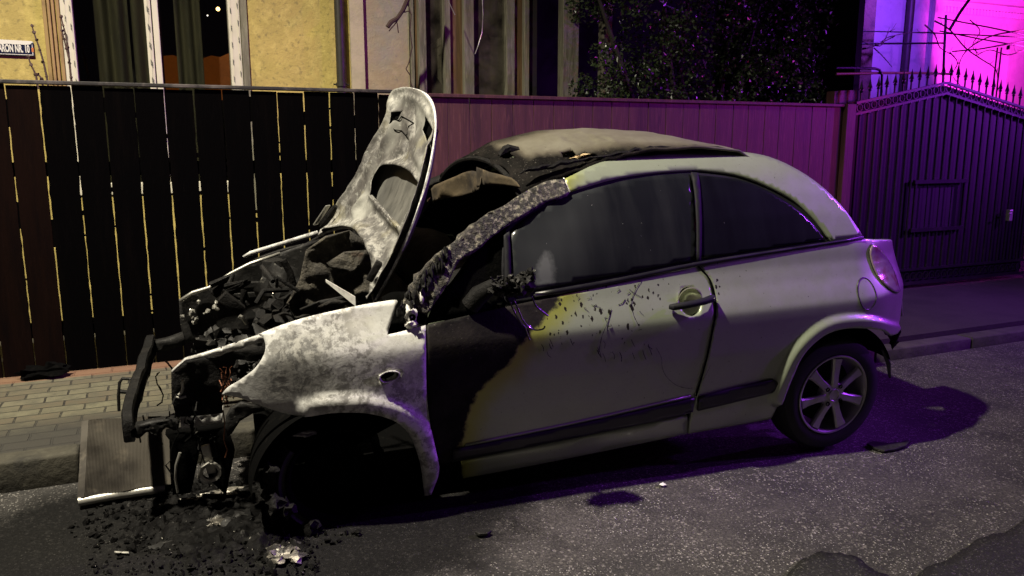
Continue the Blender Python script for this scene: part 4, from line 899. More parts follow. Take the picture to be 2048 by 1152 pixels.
HOLE2 = [(1000, 306), (1012, 296), (1050, 298), (1040, 303), (1030, 300), (1018, 303)]
vs = []; nx_, ns = 130, 44; b = MB()
for i in range(nx_+1):
    for j in range(ns+1):
        s_ = j/ns; xh = .93-.14*s_-.02*(1-(2*s_-1)**2); xh += .03*mnoise.fractal(Vector((s_*9, 2, 0)), 1, 2, 3); x = xh+(2.62-xh)*i/nx_; e = 1-(2*s_-1)**2
        nsy = .38-.15*max(0, x-2.1)
        y = nsy+(1.66-2*nsy)*s_; z = zN(x)+(zC(x)-zN(x))*e**.85
        z += .004*mnoise.fractal(Vector((x*7, y*7, 0)), 1, 2, 3)
        vs.append((x, y, z))
PR = np.array([projc(v) for v in vs]); sd = pdist(PR, ROOFB); sd[~inside(PR, ROOFB)] *= -1
nearside = np.array([v[1] < 1.0 for v in vs])
ragged = np.array([[p[0]+9*mnoise.noise(Vector((p[0]*.12, p[1]*.12, 0))), p[1]+5*mnoise.noise(Vector((p[0]*.15, p[1]*.15, 4)))] for p in PR])
inh = (inside(ragged, HOLE) | inside(ragged, [(1070, 335), (1085, 322), (1108, 320), (1100, 332), (1082, 342)]) | inside(ragged, [(985, 312), (1000, 303), (1030, 306), (1038, 314), (1010, 320)])) & nearside
fs = [(i*(ns+1)+j, (i+1)*(ns+1)+j, (i+1)*(ns+1)+j+1, i*(ns+1)+j+1) for i in range(nx_) for j in range(ns)]
fs = [f for f in fs if not all(inh[k2] for k2 in f)]
for k2, v in enumerate(vs):              # sag round the hole
    dd = float(np.hypot(PR[k2][0]-1160, (PR[k2][1]-305)*2.2))
    if nearside[k2] and dd < 90: vs[k2] = (v[0], v[1], v[2]-.03*(1-dd/90)**1.2+.01*mnoise.noise(Vector((v[0]*30, v[1]*30, 0))))
b.add(vs, fs); roof = b.build('roof', M['canvas'], car, smooth=True, angle=70)
at = roof.data.attributes.new('burn', 'FLOAT', 'POINT'); at.data.foreach_set('value', (sd/400.).astype(np.float32))
s = roof.modifiers.new('s', 'SOLIDIFY'); s.thickness = .012; s.offset = -1
b = MB()
for i in range(16):
    x, y = rn.uniform(1115, 1200), rn.uniform(298, 316); q = U(x, y, .50); b.lump(q+[0, .05, -.02], (.03, .02, .012), i, .5, 2)
b.build('burnt_padding', M['char'], roof, smooth=True, angle=60)
b = MB()
for x, y in ((1160, 313), (1172, 309), (1150, 316), (1180, 314)): b.lump(U(x, y, .47), (.022, .012, .004), x*.1, .5, 2)
b.build('foam_scrap', mat('pale_foam', (.55, .42, .24), .9), roof, smooth=True)
b = MB()
for x0, x1 in ((1040, 1110), (1060, 1180), (1180, 1290), (1210, 1330), (1300, 1480)):
    P_ = [U(x0+(x1-x0)*t/8, float(np.interp(x0+(x1-x0)*t/8, [1040, 1110, 1200, 1300, 1400, 1500], [345, 330, 312, 297, 293, 303]))+rn.uniform(-3, 3), .40) for t in range(9)]
    b.tube(P_, [.004+.009*math.sin(math.pi*t/8)*rn.uniform(.4, 1) for t in range(9)], 6)
b.build('charred_roof_seam', M['char'], roof, smooth=True)
b = MB(); P_ = [U(x, y, .62) for x, y in ((1000, 312), (1010, 298), (1020, 294), (1058, 304), (1050, 307), (1020, 302))]
b.prism(P_, lambda p: p, lambda p: p+np.array([.0, .03, .012])); b.build('lifted_roof_scrap', M['char'], roof)
# roof lining remains and header bar
b = MB(); hd = []
for j in range(25):
    s_ = j/24; x = .93-.14*s_-.02*(1-(2*s_-1)**2); y = .38+.90*s_; hd.append((x, y, zN(x)+(zC(x)-zN(x))*(1-(2*s_-1)**2)**.85-.015))
b.tube(hd, [.013+.005*mnoise.noise(Vector((i, 0, 0))) for i in range(25)], 8); b.build('windscreen_header', M['char'], car, smooth=True)
def torn(name, px, x0, m, seed):
    def ux(p): return U_x(p[0], p[1], x0)
    P2 = [ux(p)[1:] for p in px]; P2 = [q for q in smooth_loop([tuple(p) for p in P2], True, 4)]
    return sheet(name, P2, lambda a, z, r: (x0+.05*math.sin(a*7+seed)+.25*(1.45-z)*0+.02*mnoise.noise(Vector((a*9, z*9, seed))), a, z), m, car, .02, thick=.004, inward=(-1, 0, 0))
def U_x(x, y, v):
    d = RC.T@ray(x, y); return OL+(v-OL[0])/d[0]*d
torn('roof_lining', [(906, 346), (925, 332), (954, 331), (1007, 349), (1029, 376), (1010, 371), (984, 370), (957, 374), (948, 358), (925, 346)], .88, M['tan'], 0)
torn('roof_lining', [(850, 408), (872, 384), (905, 356), (925, 342), (948, 355), (954, 372), (925, 388), (883, 402)], .80, M['tan'], 2)
# rear hatch between the arches
b = MB(); vs = []; prof = [(2.60, 1.27), (2.72, 1.15), (2.80, 1.04), (2.88, .97), (2.98, .88), (3.06, .78), (3.10, .6)]
for i, (x, z) in enumerate(prof):
    for j in range(13):
        s_ = j/12; w_ = .52 if i < 1 else .60; y = .83+w_*(2*s_-1); e = (2*s_-1)**2; vs.append((x-.05*e, y, z-.04*e*(i < 3)))
b.add(vs, [(i*13+j, (i+1)*13+j, (i+1)*13+j+1, i*13+j+1) for i in range(len(prof)-1) for j in range(12)])
o = b.build('rear_hatch', M['paint'], car, smooth=True, angle=60); s = o.modifiers.new('s', 'SOLIDIFY'); s.thickness = .015; s.offset = 0
# --- tail lamp
def tlrel(V): return -.006+.0003*np.sin(V[:, 1]*420)
tlp = [(1741, 498), (1749, 487), (1760, 495), (1775, 513), (1788, 540), (1796, 572), (1798, 582), (1788, 583), (1770, 570), (1753, 548), (1743, 522)]
tle = panel('tail_lamp', tlp, M['mirror_glass'], step=.012, off=-.004, thick=.006, sub=3, relief=tlrel)
outline_tube('lamp_gap', tlp, M['black'], tle, .0035, -.004)
# --- seams as thin dark gaps
outline_tube('door_gap', [(1397, 533), (1420, 560), (1430, 600), (1427, 650), (1414, 715), (1392, 792)], M['soot'], car, .0042, -.0005, closed=False)
# --- door handle
hp = px2((1380, 603)); hc = np.array(bodyfn(0)(hp[0], hp[1], 0))
hd_ = [bodyfn(0)(*px2(p), 0) for p in ((1336, 612), (1378, 603), (1421, 593))]
b = MB(); vs = []; rad = .075
for ri in range(6):
    for k_ in range(28):
        an = 2*math.pi*k_/28; r = rad*ri/5+1e-4; y = -.002+.024*(1-(ri/5)**2); v = bodyfn(-.003)(hp[0]+r*math.cos(an)*.85, hp[1]+r*math.sin(an), 0); vs.append((v[0], v[1]+(0 if ri == 5 else 0)-.001+(.0)*y, v[2]))
b.add(vs, [(ri*28+k_, ri*28+(k_+1) % 28, (ri+1)*28+(k_+1) % 28, (ri+1)*28+k_) for ri in range(5) for k_ in range(28)])
def bowlmat(): return mat('handle_bowl', (.62, .64, .45), .2, .5, coat=.8)
b = MB(); b.lathe([(.0, .034), (.02, .031), (.042, .020), (.056, .004), (.061, -.003), (.066, -.001)], hc+np.array([0, .002, 0]), 'Y', 40)
hb = b.build('handle_bowl', bowlmat(), door, smooth=True); hb.scale = (1, 1, 1)
b = MB(); h0, h1, h2_ = [np.array(v) for v in hd_]; P_ = [h0+[0, -.015, 0], h0+[.01, -.03, .002], (h0+h1)/2+[0, -.042, .002], h1+[0, -.045, .002], (h1+h2_)/2+[0, -.042, .001], h2_+[-.008, -.03, 0], h2_+[0, -.012, 0]]
b.tube(P_, [.011, .0155, .016, .016, .017, .018, .013], 12); b.build('door_handle', M['rubber'], door, smooth=True)
b = MB(); b.lathe([(0, -.002), (.006, -.002), (.0075, .003)], h2_+[-.008, -.047, 0], 'Y', 12); b.build('key_lock', M['alum'], door)
# --- thin drips of burnt wire and plastic on the door
def drip(name, pts, r, par=door, m=None):
    P_ = [bodyfn(-.003)(*v[:2], 0) for v in smooth_loop(conv(pts), False, 4)]; n = len(P_); b = MB(); b.tube(P_, [.55*r*(.4+.8*abs(math.sin(i*1.7+r*900))) for i in range(n)], 5); b.build(name, m or M['soot'], par, smooth=True)
drip('burnt_strand', [(1222, 618), (1216, 640), (1204, 670), (1196, 708)], .0022)
drip('burnt_strand', [(1250, 598), (1244, 606), (1236, 609)], .0026)
drip('burnt_strand', [(1205, 618), (1194, 612), (1182, 609)], .0016)
drip('burnt_strand', [(1282, 560), (1270, 580), (1262, 605), (1266, 628), (1276, 650)], .0018)
drip('burnt_strand', [(1312, 695), (1322, 715), (1324, 735), (1334, 755), (1356, 772), (1386, 778)], .0012)
drip('burnt_strand', [(1258, 578), (1268, 586), (1282, 594)], .0018)
drip('burnt_strand', [(1420, 730), (1412, 748), (1400, 765), (1388, 780)], .0009)
for i in range(16):
    x, y = rn.uniform(1080, 1300), rn.uniform(668, 712); drip('burnt_strand', [(x, y), (x+rn.uniform(1, 5), y+rn.uniform(5, 10)), (x+rn.uniform(2, 9), y+rn.uniform(10, 20))], rn.uniform(.0014, .0026))
for i in range(10):
    x, y = rn.uniform(1120, 1310), rn.uniform(575, 660); drip('burnt_strand', [(x, y), (x+rn.uniform(-5, 5), y+rn.uniform(-3, 5)), (x+rn.uniform(-9, 9), y+rn.uniform(-5, 9))], rn.uniform(.0012, .002))
# --- melted door mirror
mir = MB(); q = np.array(UYc(960, 582, -.03))
mir.tube([UYc(940, 612, .01), UYc(958, 590, -.03), UYc(985, 572, -.06), UYc(1010, 566, -.10)], [.040, .042, .030, .018], 12); mo = mir.build('door_mirror', M['char'], car, smooth=True)
b = MB()
for i in range(34):
    t = rn.random(); x = 985+75*t+rn.uniform(-5, 5); y = 578-14*t+rn.uniform(-22, 20)*(.35+.65*t); b.lump(U(x, y, -.05-.05*rn.random()), (rn.uniform(.010, .02), rn.uniform(.012, .03), rn.uniform(.008, .018)), i*3.3, .6, 2, 2.2)
b.lump(U(1044, 570, -.06), (.042, .05, .040), 31, .4, 3, 1.8); b.lump(U(1008, 578, -.05), (.045, .035, .022), 37, .4, 3, 1.8)
b.build('melted_housing', M['char2'], mo, smooth=True, angle=50)
b = MB()
for i in range(14):
    x = rn.uniform(990, 1062); y = rn.uniform(545, 600); P_ = [U(x+rn.uniform(-14, 14), y+rn.uniform(-10, 10), -.09) for _ in range(5)]; b.tube(P_, .003, 5)
b.build('melted_strands', M['char2'], mo, smooth=True)
M['drip'] = mat('melted_cable', (.03, .02, .05), .3, 0, coat=.5)
for pts in ([(1028, 600), (1036, 618), (1046, 640), (1056, 652), (1070, 660), (1086, 658), (1090, 652)], [(1020, 604), (1030, 626), (1042, 646), (1052, 655)], [(1064, 594), (1072, 612), (1084, 622), (1096, 632)], [(1050, 655), (1056, 672), (1060, 680)]):
    b = MB(); b.tube([U(x, y, -.05+.0*i) for i, (x, y) in enumerate(smooth_loop(pts, False, 3))], .0035, 6); b.build('hanging_cable', M['drip'], mo, smooth=True)
# --- rear wheel
def wheel(cx, cy, cz, m_rim, m_tyre, full=True):
    c = (cx, cy, cz); wr_ = bpy.data.objects.new('wheel', None); C.objects.link(wr_); wr_.parent = car; wr_.location = c
    b = MB(); b.lathe([(.198, .17), (.245, .175), (.283, .155), (.298, .12), (.300, .06), (.296, .02), (.280, -.006), (.245, -.018), (.212, -.012), (.2, 0), (.198, .17)], (0, .02, 0), 'Y', 72); b.build('tyre', m_tyre, wr_, smooth=True, angle=30)
    b = MB()
    for rr_ in (.288, .27): b.lathe([(rr_-.002, -.010+(.288-rr_)*.3), (rr_, -.0125), (rr_+.002, -.008)], (0, .02, 0), 'Y', 60)
    b = MB(); b.lathe([(.186, .15), (.188, .03), (.192, .012), (.203, -.006), (.206, -.012), (.203, -.016), (.196, -.014), (.190, -.002), (.183, .02), (.182, .15)], (0, .02, 0), 'Y', 72)
    ri = b.build('rim', m_rim, wr_, smooth=True, angle=35)
    b = MB()
    for k_ in range(7):
        an = 2*math.pi*k_/7+math.radians(86); ca, sa = math.cos(an), math.sin(an); vs = []
        st = [(.035, .024, .012), (.06, .021, .008), (.10, .020, .012), (.15, .024, .014), (.187, .031, .012)]
        for r, wdt, yy in st:
            for wx_, dy in ((-1, .004), (-.7, -.004), (.7, -.004), (1, .004), (.8, .022), (-.8, .022)):
                u, v = r, wx_*wdt; vs.append((u*ca-v*sa, yy+dy, u*sa+v*ca))
        L_ = 6; fs = [(i*L_+j, (i+1)*L_+j, (i+1)*L_+(j+1) % L_, i*L_+(j+1) % L_) for i in range(4) for j in range(L_)]; b.add(vs, fs)
    b.build('spokes', m_rim, ri, smooth=True, angle=35)
    b = MB(); b.lathe([(0, .004), (.028, .004), (.030, .001), (.033, .006), (.060, .008), (.066, .018), (.066, .05)], (0, 0, 0), 'Y', 40); b.build('hub', m_rim, ri, smooth=True, angle=35)
    for k_ in range(4):
        an = math.radians(45+6)+k_*math.pi/2; b = MB(); b.lathe([(.0, .006), (.008, .006), (.0095, .000), (.012, .004)], (.054*math.cos(an), 0, .054*math.sin(an)), 'Y', 14); b.build('wheel_bolt', M['soot'], ri, smooth=True)
    b = MB(); b.lathe([(0, .09), (.16, .09), (.16, .14)], (0, 0, 0), 'Y', 40); b.build('brake_drum', M['char'], wr_, smooth=True)
    return wr_
wheel(2.455, 0.015, .305, M['rim'], M['tyre'])
w2 = wheel(2.455, 1.645, .305, M['rim'], M['tyre']); w2.rotation_euler = (0, 0, math.pi)
def liner(cx, cz, r, y0, y1, m, nm='wheel_arch_liner_or_added_disc'):
    b = MB(); b.lathe([(r, y0), (r+.01, (y0+y1)/2), (r, y1), (.02, y1+.005)], (cx, 0, cz), 'Y', 40, .13*math.pi, 1.0*math.pi); return b.build(nm, m, car, smooth=True)
liner(2.46, .30, .37, .03, .26, M['soot']); liner(.03, .23, .345, .03, .3, M['soot'])
liner(2.46, .30, .37, 1.40, 1.62, M['soot']); 
b = MB(); b.lathe([(.001, .32), (.21, .32), (.21, .33), (.001, .33)], (.03, 0, .235), 'Y', 40); b.build('wheel_arch_liner_or_added_disc', M['soot'], car, smooth=True, angle=30)  # black disc added to hide lit ground behind the front wheel
# torn hardware where the rear bumper melted away
b = MB()
for i in range(12):
    t = rn.random(); b.lump(bodyfn(.01)(3.0+.16*t, .56-.1*rn.random(), 0), (.015, .02, .022), i, .5, 2)
b.build('rear_bracket', M['char'], car, smooth=True, angle=50)
b = MB(); b.tube([bodyfn(.0)(2.98, .58, 0), bodyfn(-.01)(3.02, .54, 0), bodyfn(-.0)(3.0, .50, 0), bodyfn(.01)(3.04, .47, 0)], .008, 8); b.box(np.array(bodyfn(.03)(3.04, .53, 0)), (.05, .06, .05), ch=.012); b.build('rear_bracket', M['black'], car, smooth=True)
b = MB(); b.tube([(2.77, .06, .50), (2.81, .05, .42), (2.83, .05, .34)], [.008, .012, .006], 8); b.build('torn_liner_strip', M['black'], car, smooth=True)
b = MB(); b.tube([(2.93, .45, .56), (3.0, .83, .56), (2.93, 1.25, .56)], .035, 10); b.build('rear_beam', M['char'], car, smooth=True)
# --- inside and underneath
b = MB(); b.box((.12, .83, .205), (.80, 1.3, .03), ch=.008); b.build('shade_tray', M['soot'], car)  # unseen tray added to keep the ground under the car dark
b = MB(); b.box((1.4, .83, .21), (1.7, 1.36, .06)); b.build('floor_pan', M['soot'], car)
b = MB(); b.box((2.75, .90, .50), (.5, 1.0, .3), ch=.03); b.build('rear_floor', M['soot'], car)
b = MB(); b.tube([(.62, .2, .9), (.60, .83, .97), (.62, 1.46, .9)], [.13, .15, .13], 12); b.build('dashboard', M['char'], car, smooth=True)
b = MB(); b.box((.42, .83, .60), (.04, 1.3, .62), ch=.01); b.build('firewall', M['char'], car)
b = MB(); b.box((2.15, .83, .62), (.08, 1.3, .75), ch=.02); b.build('rear_bench', M['soot'], car)
b = MB(); b.lathe([(.18, -.012), (.192, 0), (.18, .012), (.168, 0), (.18, -.012)], (.83, .45, .98), 'X', 30); b.tube([(.83, .45, .82), (.83, .45, 1.14)], .01, 6); b.build('steering_wheel', M['char'], car, smooth=True)
for yc in (.45, 1.21):
    b = MB(); b.box((1.25, yc, .48), (.5, .46, .14), ch=.04); b.box((1.53, yc, .80), (.13, .44, .60), Rm(-.25, 'Y').T, ch=.04); b.box((1.62, yc, 1.17), (.09, .24, .16), ch=.03); b.build('seat', M['soot'], car, smooth=True)
# far side glass, sooted, broken open near its top
panel('far_side_glass', [(1012, 470), (1060, 428), (1137, 388), (1220, 363), (1300, 349), (1380, 342), (1392, 530), (1012, 600)], M['glass_r'], step=.04, off=.012, mirror=True)
panel('rear_side_glass', [(1396, 342), (1480, 352), (1545, 375), (1595, 405), (1640, 445), (1660, 485), (1401, 530)], M['glass_r'], step=.05, off=.012, mirror=True)
# --- bonnet, standing open
HA, HB2, TIP = U(750, 603, .33), U(645, 466, 1.34), U(820, 180, .87)
he = (HB2-HA)/np.linalg.norm(HB2-HA); nh = np.cross(HB2-HA, TIP-HA); nh /= np.linalg.norm(nh); nh = -nh if nh[0] > 0 else nh
hv = np.cross(nh, he); hv = -hv if hv[2] < 0 else hv
def UH(x, y):
    d = RC.T@ray(x, y); t = ((HA-OL)@nh)/(d@nh); q = OL+t*d-HA; return np.array([q@he, q@hv])
def HP(a, bb, r): return tuple(HA+he*a+hv*bb+nh*r)
hood_o = [(750, 604, 'c'), (772, 565), (800, 510), (828, 443), (850, 378), (865, 312), (872, 256), (868, 215), (855, 192), (835, 181), (808, 177), (790, 184), (781, 200), (778, 226), (770, 246), (752, 275), (736, 304), (728, 326), (706, 365), (682, 402), (655, 440), (640, 472, 'c'), (655, 464), (690, 455), (716, 462), (735, 480), (746, 505), (749, 545), (744, 578)]
def hconv(pts): return [tuple(UH(p[0], p[1]))+((1,) if len(p) > 2 else ()) for p in pts]
HO = smooth_loop(hconv(hood_o), True, 4)
open_o = [(736, 388, 'c'), (739, 362), (748, 342), (758, 329), (778, 326), (804, 335), (820, 347), (833, 366), (830, 385), (820, 408), (806, 430), (797, 450), (782, 440), (768, 420), (750, 402)]
dl = [(775, 249), (786, 226), (803, 218), (794, 238)]; dr = [(848, 231), (863, 258), (850, 283), (838, 256)]
OO = smooth_loop(hconv(open_o), True, 3); DL = [tuple(v) for v in hconv([p+(1,) for p in dl])]; DR = [tuple(v) for v in hconv([p+(1,) for p in dr])]
DL = smooth_loop(DL, True, 3); DR = smooth_loop(DR, True, 3)
rid = [([(862, 300), (848, 375), (826, 440), (798, 505), (770, 562), (752, 598)], .035, .022), ([(845, 330), (832, 400), (806, 460), (778, 520), (760, 570)], .03, -.016),
       ([(736, 388), (739, 362), (748, 342), (758, 327), (778, 322), (804, 331), (822, 345), (837, 366), (833, 388), (822, 412), (808, 434), (797, 456), (780, 444), (764, 424), (736, 388)], .022, .012),
       ([(785, 205), (790, 240), (770, 275), (745, 310), (735, 335)], .03, .014), ([(812, 190), (840, 200), (856, 230)], .03, .012), ([(720, 395), (705, 420), (715, 440), (740, 470), (755, 500)], .03, .016),
       ([(830, 285), (825, 310), (838, 330)], .028, .012), ([(800, 275), (795, 300), (775, 315)], .03, -.012), ([(760, 280), (750, 305)], .03, -.010), ([(655, 462), (690, 448), (722, 456), (745, 485), (756, 520), (753, 560)], .02, .014), ([(700, 400), (680, 430), (665, 452)], .03, .012),
       ([(740, 425), (765, 455), (785, 480)], .03, -.012), ([(822, 210), (818, 260)], .03, -.008), ([(800, 228), (812, 250), (806, 268)], .02, .008)]
rid = [(np.array([UH(*p) for p in pts]), wd_, h_) for pts, wd_, h_ in rid]
def hrel(V):
    d = pdist(V, HO); r = -.028*np.clip(d/.22, 0, 1)**.8; r += .014*np.exp(-(d/.014)**2)
    for pts, wd_, h_ in rid: r += 1.45*h_*np.exp(-(pdist(V, pts, False)/wd_)**2)
    r += np.array([.006*mnoise.fractal(Vector((a*12, bb*12, 0)), 1, 2, 4) for a, bb in V]); return r
hood = sheet('bonnet', HO, HP, M['hood'], car, .011, [OO, DL, DR], .003, {'burn': [(9, 9), (9.1, 9), (9, 9.1)]}, hrel, inward=tuple(nh))  # burn here also carries the shade painted into channels and rims
HV_ = np.array([[(HV.co[i]) for i in range(3)] for HV in hood.data.vertices])-HA      # shade painted into the pressed channels and rims; soot at the hinge end
ab = np.stack([HV_@he, HV_@hv], 1); sdh = np.full(len(ab), -9.0)
for pts, wd_, h_ in rid:
    if h_ < 0: sdh = np.maximum(sdh, .016-pdist(ab, pts, False))
sdh = np.maximum(sdh, .020-np.abs(pdist(ab, OO)-.004)); sdh = np.maximum(sdh, .014-np.abs(pdist(ab, HO)-.034)); sdh = np.maximum(sdh, (.17-ab[:, 1])*.25)
hood.data.attributes['burn'].data.foreach_set('value', sdh.astype(np.float32)+.012)
# outer skin behind the frame
def hrel2(V):
    d = pdist(V, HO); return -.004-.028*np.clip(d/.22, 0, 1)**.8-.034*np.clip(d/.09, 0, 1)
sheet('outer_skin', HO, HP, M['skin'], hood, .02, [], .002, None, hrel2, inward=tuple(nh))
b = MB(); P_ = [HP(v[0], v[1], .002) for v in HO]; b.tube(P_+[P_[0]], .0065, 6, cap=False); b.build('bonnet_flange', M['ash'], hood, smooth=True)
for D_ in (DL, DR):
    Dc = np.mean([v[:2] for v in D_], axis=0); Dx = [Dc+(np.array(v[:2])-Dc)*1.25 for v in D_]
    sheet('hole_shade', Dx, HP, M['soot'], hood, .02, [], .002, None, lambda V: hrel(V)-.022, inward=tuple(nh))  # black sheets stand in for the shade inside the bonnet's diamond holes
pt = [(782, 245), (788, 239), (794, 240), (802, 232), (812, 238), (818, 242), (812, 250), (806, 266), (800, 266), (795, 258), (785, 258)]
b = MB(); P_ = [HP(*v, hrel(np.array([v]))[0]+.002) for v in [UH(*p) for p in pt]]; b.tube(P_+[P_[0]], .0028, 6, cap=False); b.build('latch_plate_edge', M['soot'], hood, smooth=True)
b = MB(); b.tube([HP(*UH(x, y), .03) for x, y in ((682, 416), (672, 432), (660, 447), (650, 458))], [.012, .02, .02, .012], 8); b.build('bonnet_hinge', M['char'], hood, smooth=True)
b = MB(); b.bar(HP(*UH(676, 418), .055), HP(*UH(650, 456), .055), .03, .008, .002); b.build('bonnet_hinge', M['alum'], hood)
b = MB(); b.bar(HP(*UH(772, 528), .03), HP(*UH(755, 566), .04), .045, .03, .006); b.build('bonnet_hinge', M['char'], hood, smooth=True)
b = MB(); b.bar(HP(*UH(735, 390), -.015), HP(*UH(790, 452), -.015), .02, .012, .002); b.build('bonnet_brace', M['hood'], hood)
# --- engine bay
def plate(name, px, y, m, step=.03, th=.006, amp=.02, seed=0, par=car, holes=(), tilt=0):
    P2 = [U(p[0], p[1], y)[[0, 2]] for p in px]; hs2 = [[U(p[0], p[1], y)[[0, 2]] for p in h] for h in holes]; z0 = np.mean([p[1] for p in P2])
    return sheet(name, P2, lambda a, z, r: (a, y+amp*mnoise.fractal(Vector((a*7, z*7, seed)), 1, 2, 3)+tilt*(z-z0), z), m, par, step, hs2, th)
M['chalk'] = ash_metal('chalky_metal', .0, .2)
plate('upper_rail', [(343, 743), (370, 719), (405, 708), (440, 697), (480, 684), (520, 671), (530, 676), (528, 684), (500, 690), (478, 700), (455, 704), (440, 712), (420, 712), (406, 716), (372, 722), (346, 748)], .27, M['chalk'], .015, .02, .006, 1, holes=[[(466, 684), (473, 680), (478, 684), (472, 689)], [(440, 697), (444, 695), (446, 698), (442, 700)]])
plate('headlamp_mount', [(342, 746), (371, 721), (408, 714), (470, 700), (500, 695), (530, 690), (530, 712), (505, 740), (478, 760), (452, 778), (445, 800), (445, 828), (400, 832), (352, 836), (343, 800)], .32, M['char'], .02, .008, .02, 2)
b = MB(); b.tube([U(x, y, .285) for x, y in ((357, 790), (363, 785), (366, 775), (364, 765), (368, 760))], .006, 6); b.tube([U(x, y, .285) for x, y in ((352, 794), (362, 796), (372, 793))], .005, 6); b.build('bent_bracket', M['alum'], car, smooth=True)
b = MB()
for i in range(26):
    x, y = rn.uniform(460, 530), rn.uniform(722, 765)
    b.lump(U(x, y, .30+.1*rn.random()), (.02, .02, .016), i*2.2, .5, 2)
b.build('headlamp_remains', M['char2'], car, smooth=True, angle=50)
for i in range(26):
    x, y = rn.uniform(445, 466), rn.uniform(752, 800); b = MB(); P_ = [U(x, y, .26)]
    for k_ in range(4): x += rn.uniform(-7, 5); y += rn.uniform(-2, 12)*(1 if i % 3 else -1); P_.append(U(x, y, .24+rn.uniform(0, .03)))
    b.tube(P_, .0022, 5); b.build('copper_wire', M['copper'], car, smooth=True)
b = MB(); P_ = [U(x, y, .28) for x, y in ((446, 820), (450, 850), (448, 880), (455, 900), (450, 915))]; b.tube(P_, .003, 5); b.build('copper_wire', M['copper'], car, smooth=True)
# crash beam across the front
bp = [(258, 868, .33), (256, 840, .42), (266, 800, .62), (280, 758, .85), (292, 722, 1.06), (303, 690, 1.28)]
bp = [U(*p) for p in bp]; b = MB(); n = 30; P_ = []
for i in range(n+1):
    t = i/n*(len(bp)-1); k_ = min(int(t), len(bp)-2); P_.append(bp[k_]*(1-(t-k_))+bp[k_+1]*(t-k_))
vs = []
for i, p in enumerate(P_):
    hgt = (.048 if i > 2 else .036+.004*i)*(1+.12*math.sin(i*.9)); d_ = .022
    for (ex, ez) in ((-1, -.8), (-1, .8), (-.7, 1), (.8, 1), (1, .6), (.3, .3), (.3, -.3), (1, -.6), (.8, -1), (-.7, -1)): vs.append((p[0]+ex*d_, p[1], p[2]+ez*hgt+.016*mnoise.noise(Vector((i*.5, ez, 0)))))
b.add(vs, [(i*10+j, (i+1)*10+j, (i+1)*10+(j+1) % 10, i*10+(j+1) % 10) for i in range(n) for j in range(10)]+[tuple(range(10))[::-1], tuple(n*10+j for j in range(10))]); b.build('crash_beam', M['char'], car, smooth=True, angle=40)
wav = [(268+i*8, 874-2.4*i*.7+5*math.sin(i*1.35)) for i in range(12)]
plate('chassis_rail', [(270, 852), (300, 846), (350, 838)]+[(358, 852)]+wav[::-1], .36, M['char2'], .015, .05, .004, 5, holes=[[(318, 848), (324, 846), (326, 850), (320, 852)], [(292, 854), (297, 852), (299, 856), (294, 858)]])
plate('chassis_rail', [(360, 834), (400, 826), (446, 820), (444, 846), (400, 852), (362, 858)], .34, M['chalk'], .012, .05, .005, 6, holes=[[(400, 836), (407, 834), (408, 838), (402, 840)], [(425, 832), (434, 830), (433, 834), (427, 836)], [(380, 840), (386, 839), (386, 843), (381, 843)]])
plate('chassis_rail', [(303, 684), (330, 680), (366, 668), (372, 690), (330, 702), (305, 705)], 1.25, M['char2'], .03, .05, .01, 7)
plate('lower_subframe', [(330, 870), (450, 852), (470, 900), (452, 990), (420, 960), (400, 900), (380, 985), (345, 990), (352, 900)], .42, M['soot'], .03, .05, .02, 8)
b = MB(); b.box(U(417, 918, .34), (.035, .02, .13), Rm(-.12, 'Y'), ch=.004); b.build('strut_bracket', M['alum'], car)
b = MB(); c_ = U(421, 944, .32); b.lathe([(.030, -.01), (.042, -.012), (.046, .0), (.042, .012), (.030, .01), (.030, -.01)], c_, 'Y', 24); b.tube([c_+[-.05, 0, -.02], c_+[-.03, -.01, .03], c_+[.0, -.01, .048]], .006, 6); b.build('pulley', M['alum'], car, smooth=True)
b = MB(); b.tube([U(x, y, .36) for x, y in ((360, 905), (352, 930), (351, 960), (356, 985))], .006, 6); b.build('hanging_pipe', M['alum'], car, smooth=True)
for i in range(26):
    x, y, yy = rn.choice([(300, 850, .4), (360, 830, .35), (400, 870, .4), (430, 900, .38), (350, 740, .5), (300, 760, .7), (380, 800, .33), (460, 860, .3)]); x += rn.uniform(-22, 22); y += rn.uniform(-20, 20)
    q = U(x, y, yy); P_ = [q]
    for k_ in range(rn.choice((3, 4, 6))): P_.append(P_[-1]+np.array([rn.uniform(-.025, .025), rn.uniform(-.02, .02), rn.uniform(-.05, .012)]))
    b = MB(); b.tube(P_, rn.uniform(.002, .0055), 6); b.build('burnt_wire', M[rn.choice(('char', 'char2', 'soot', 'soot'))], car, smooth=True)
# inner front wheel-arch lip left of the fender tip
plate('arch_lip', [(452, 835), (462, 818), (482, 806), (510, 812), (530, 822), (505, 828), (480, 842), (464, 866), (455, 872), (450, 855)], .22, M['char2'], .015, .02, .01, 9)
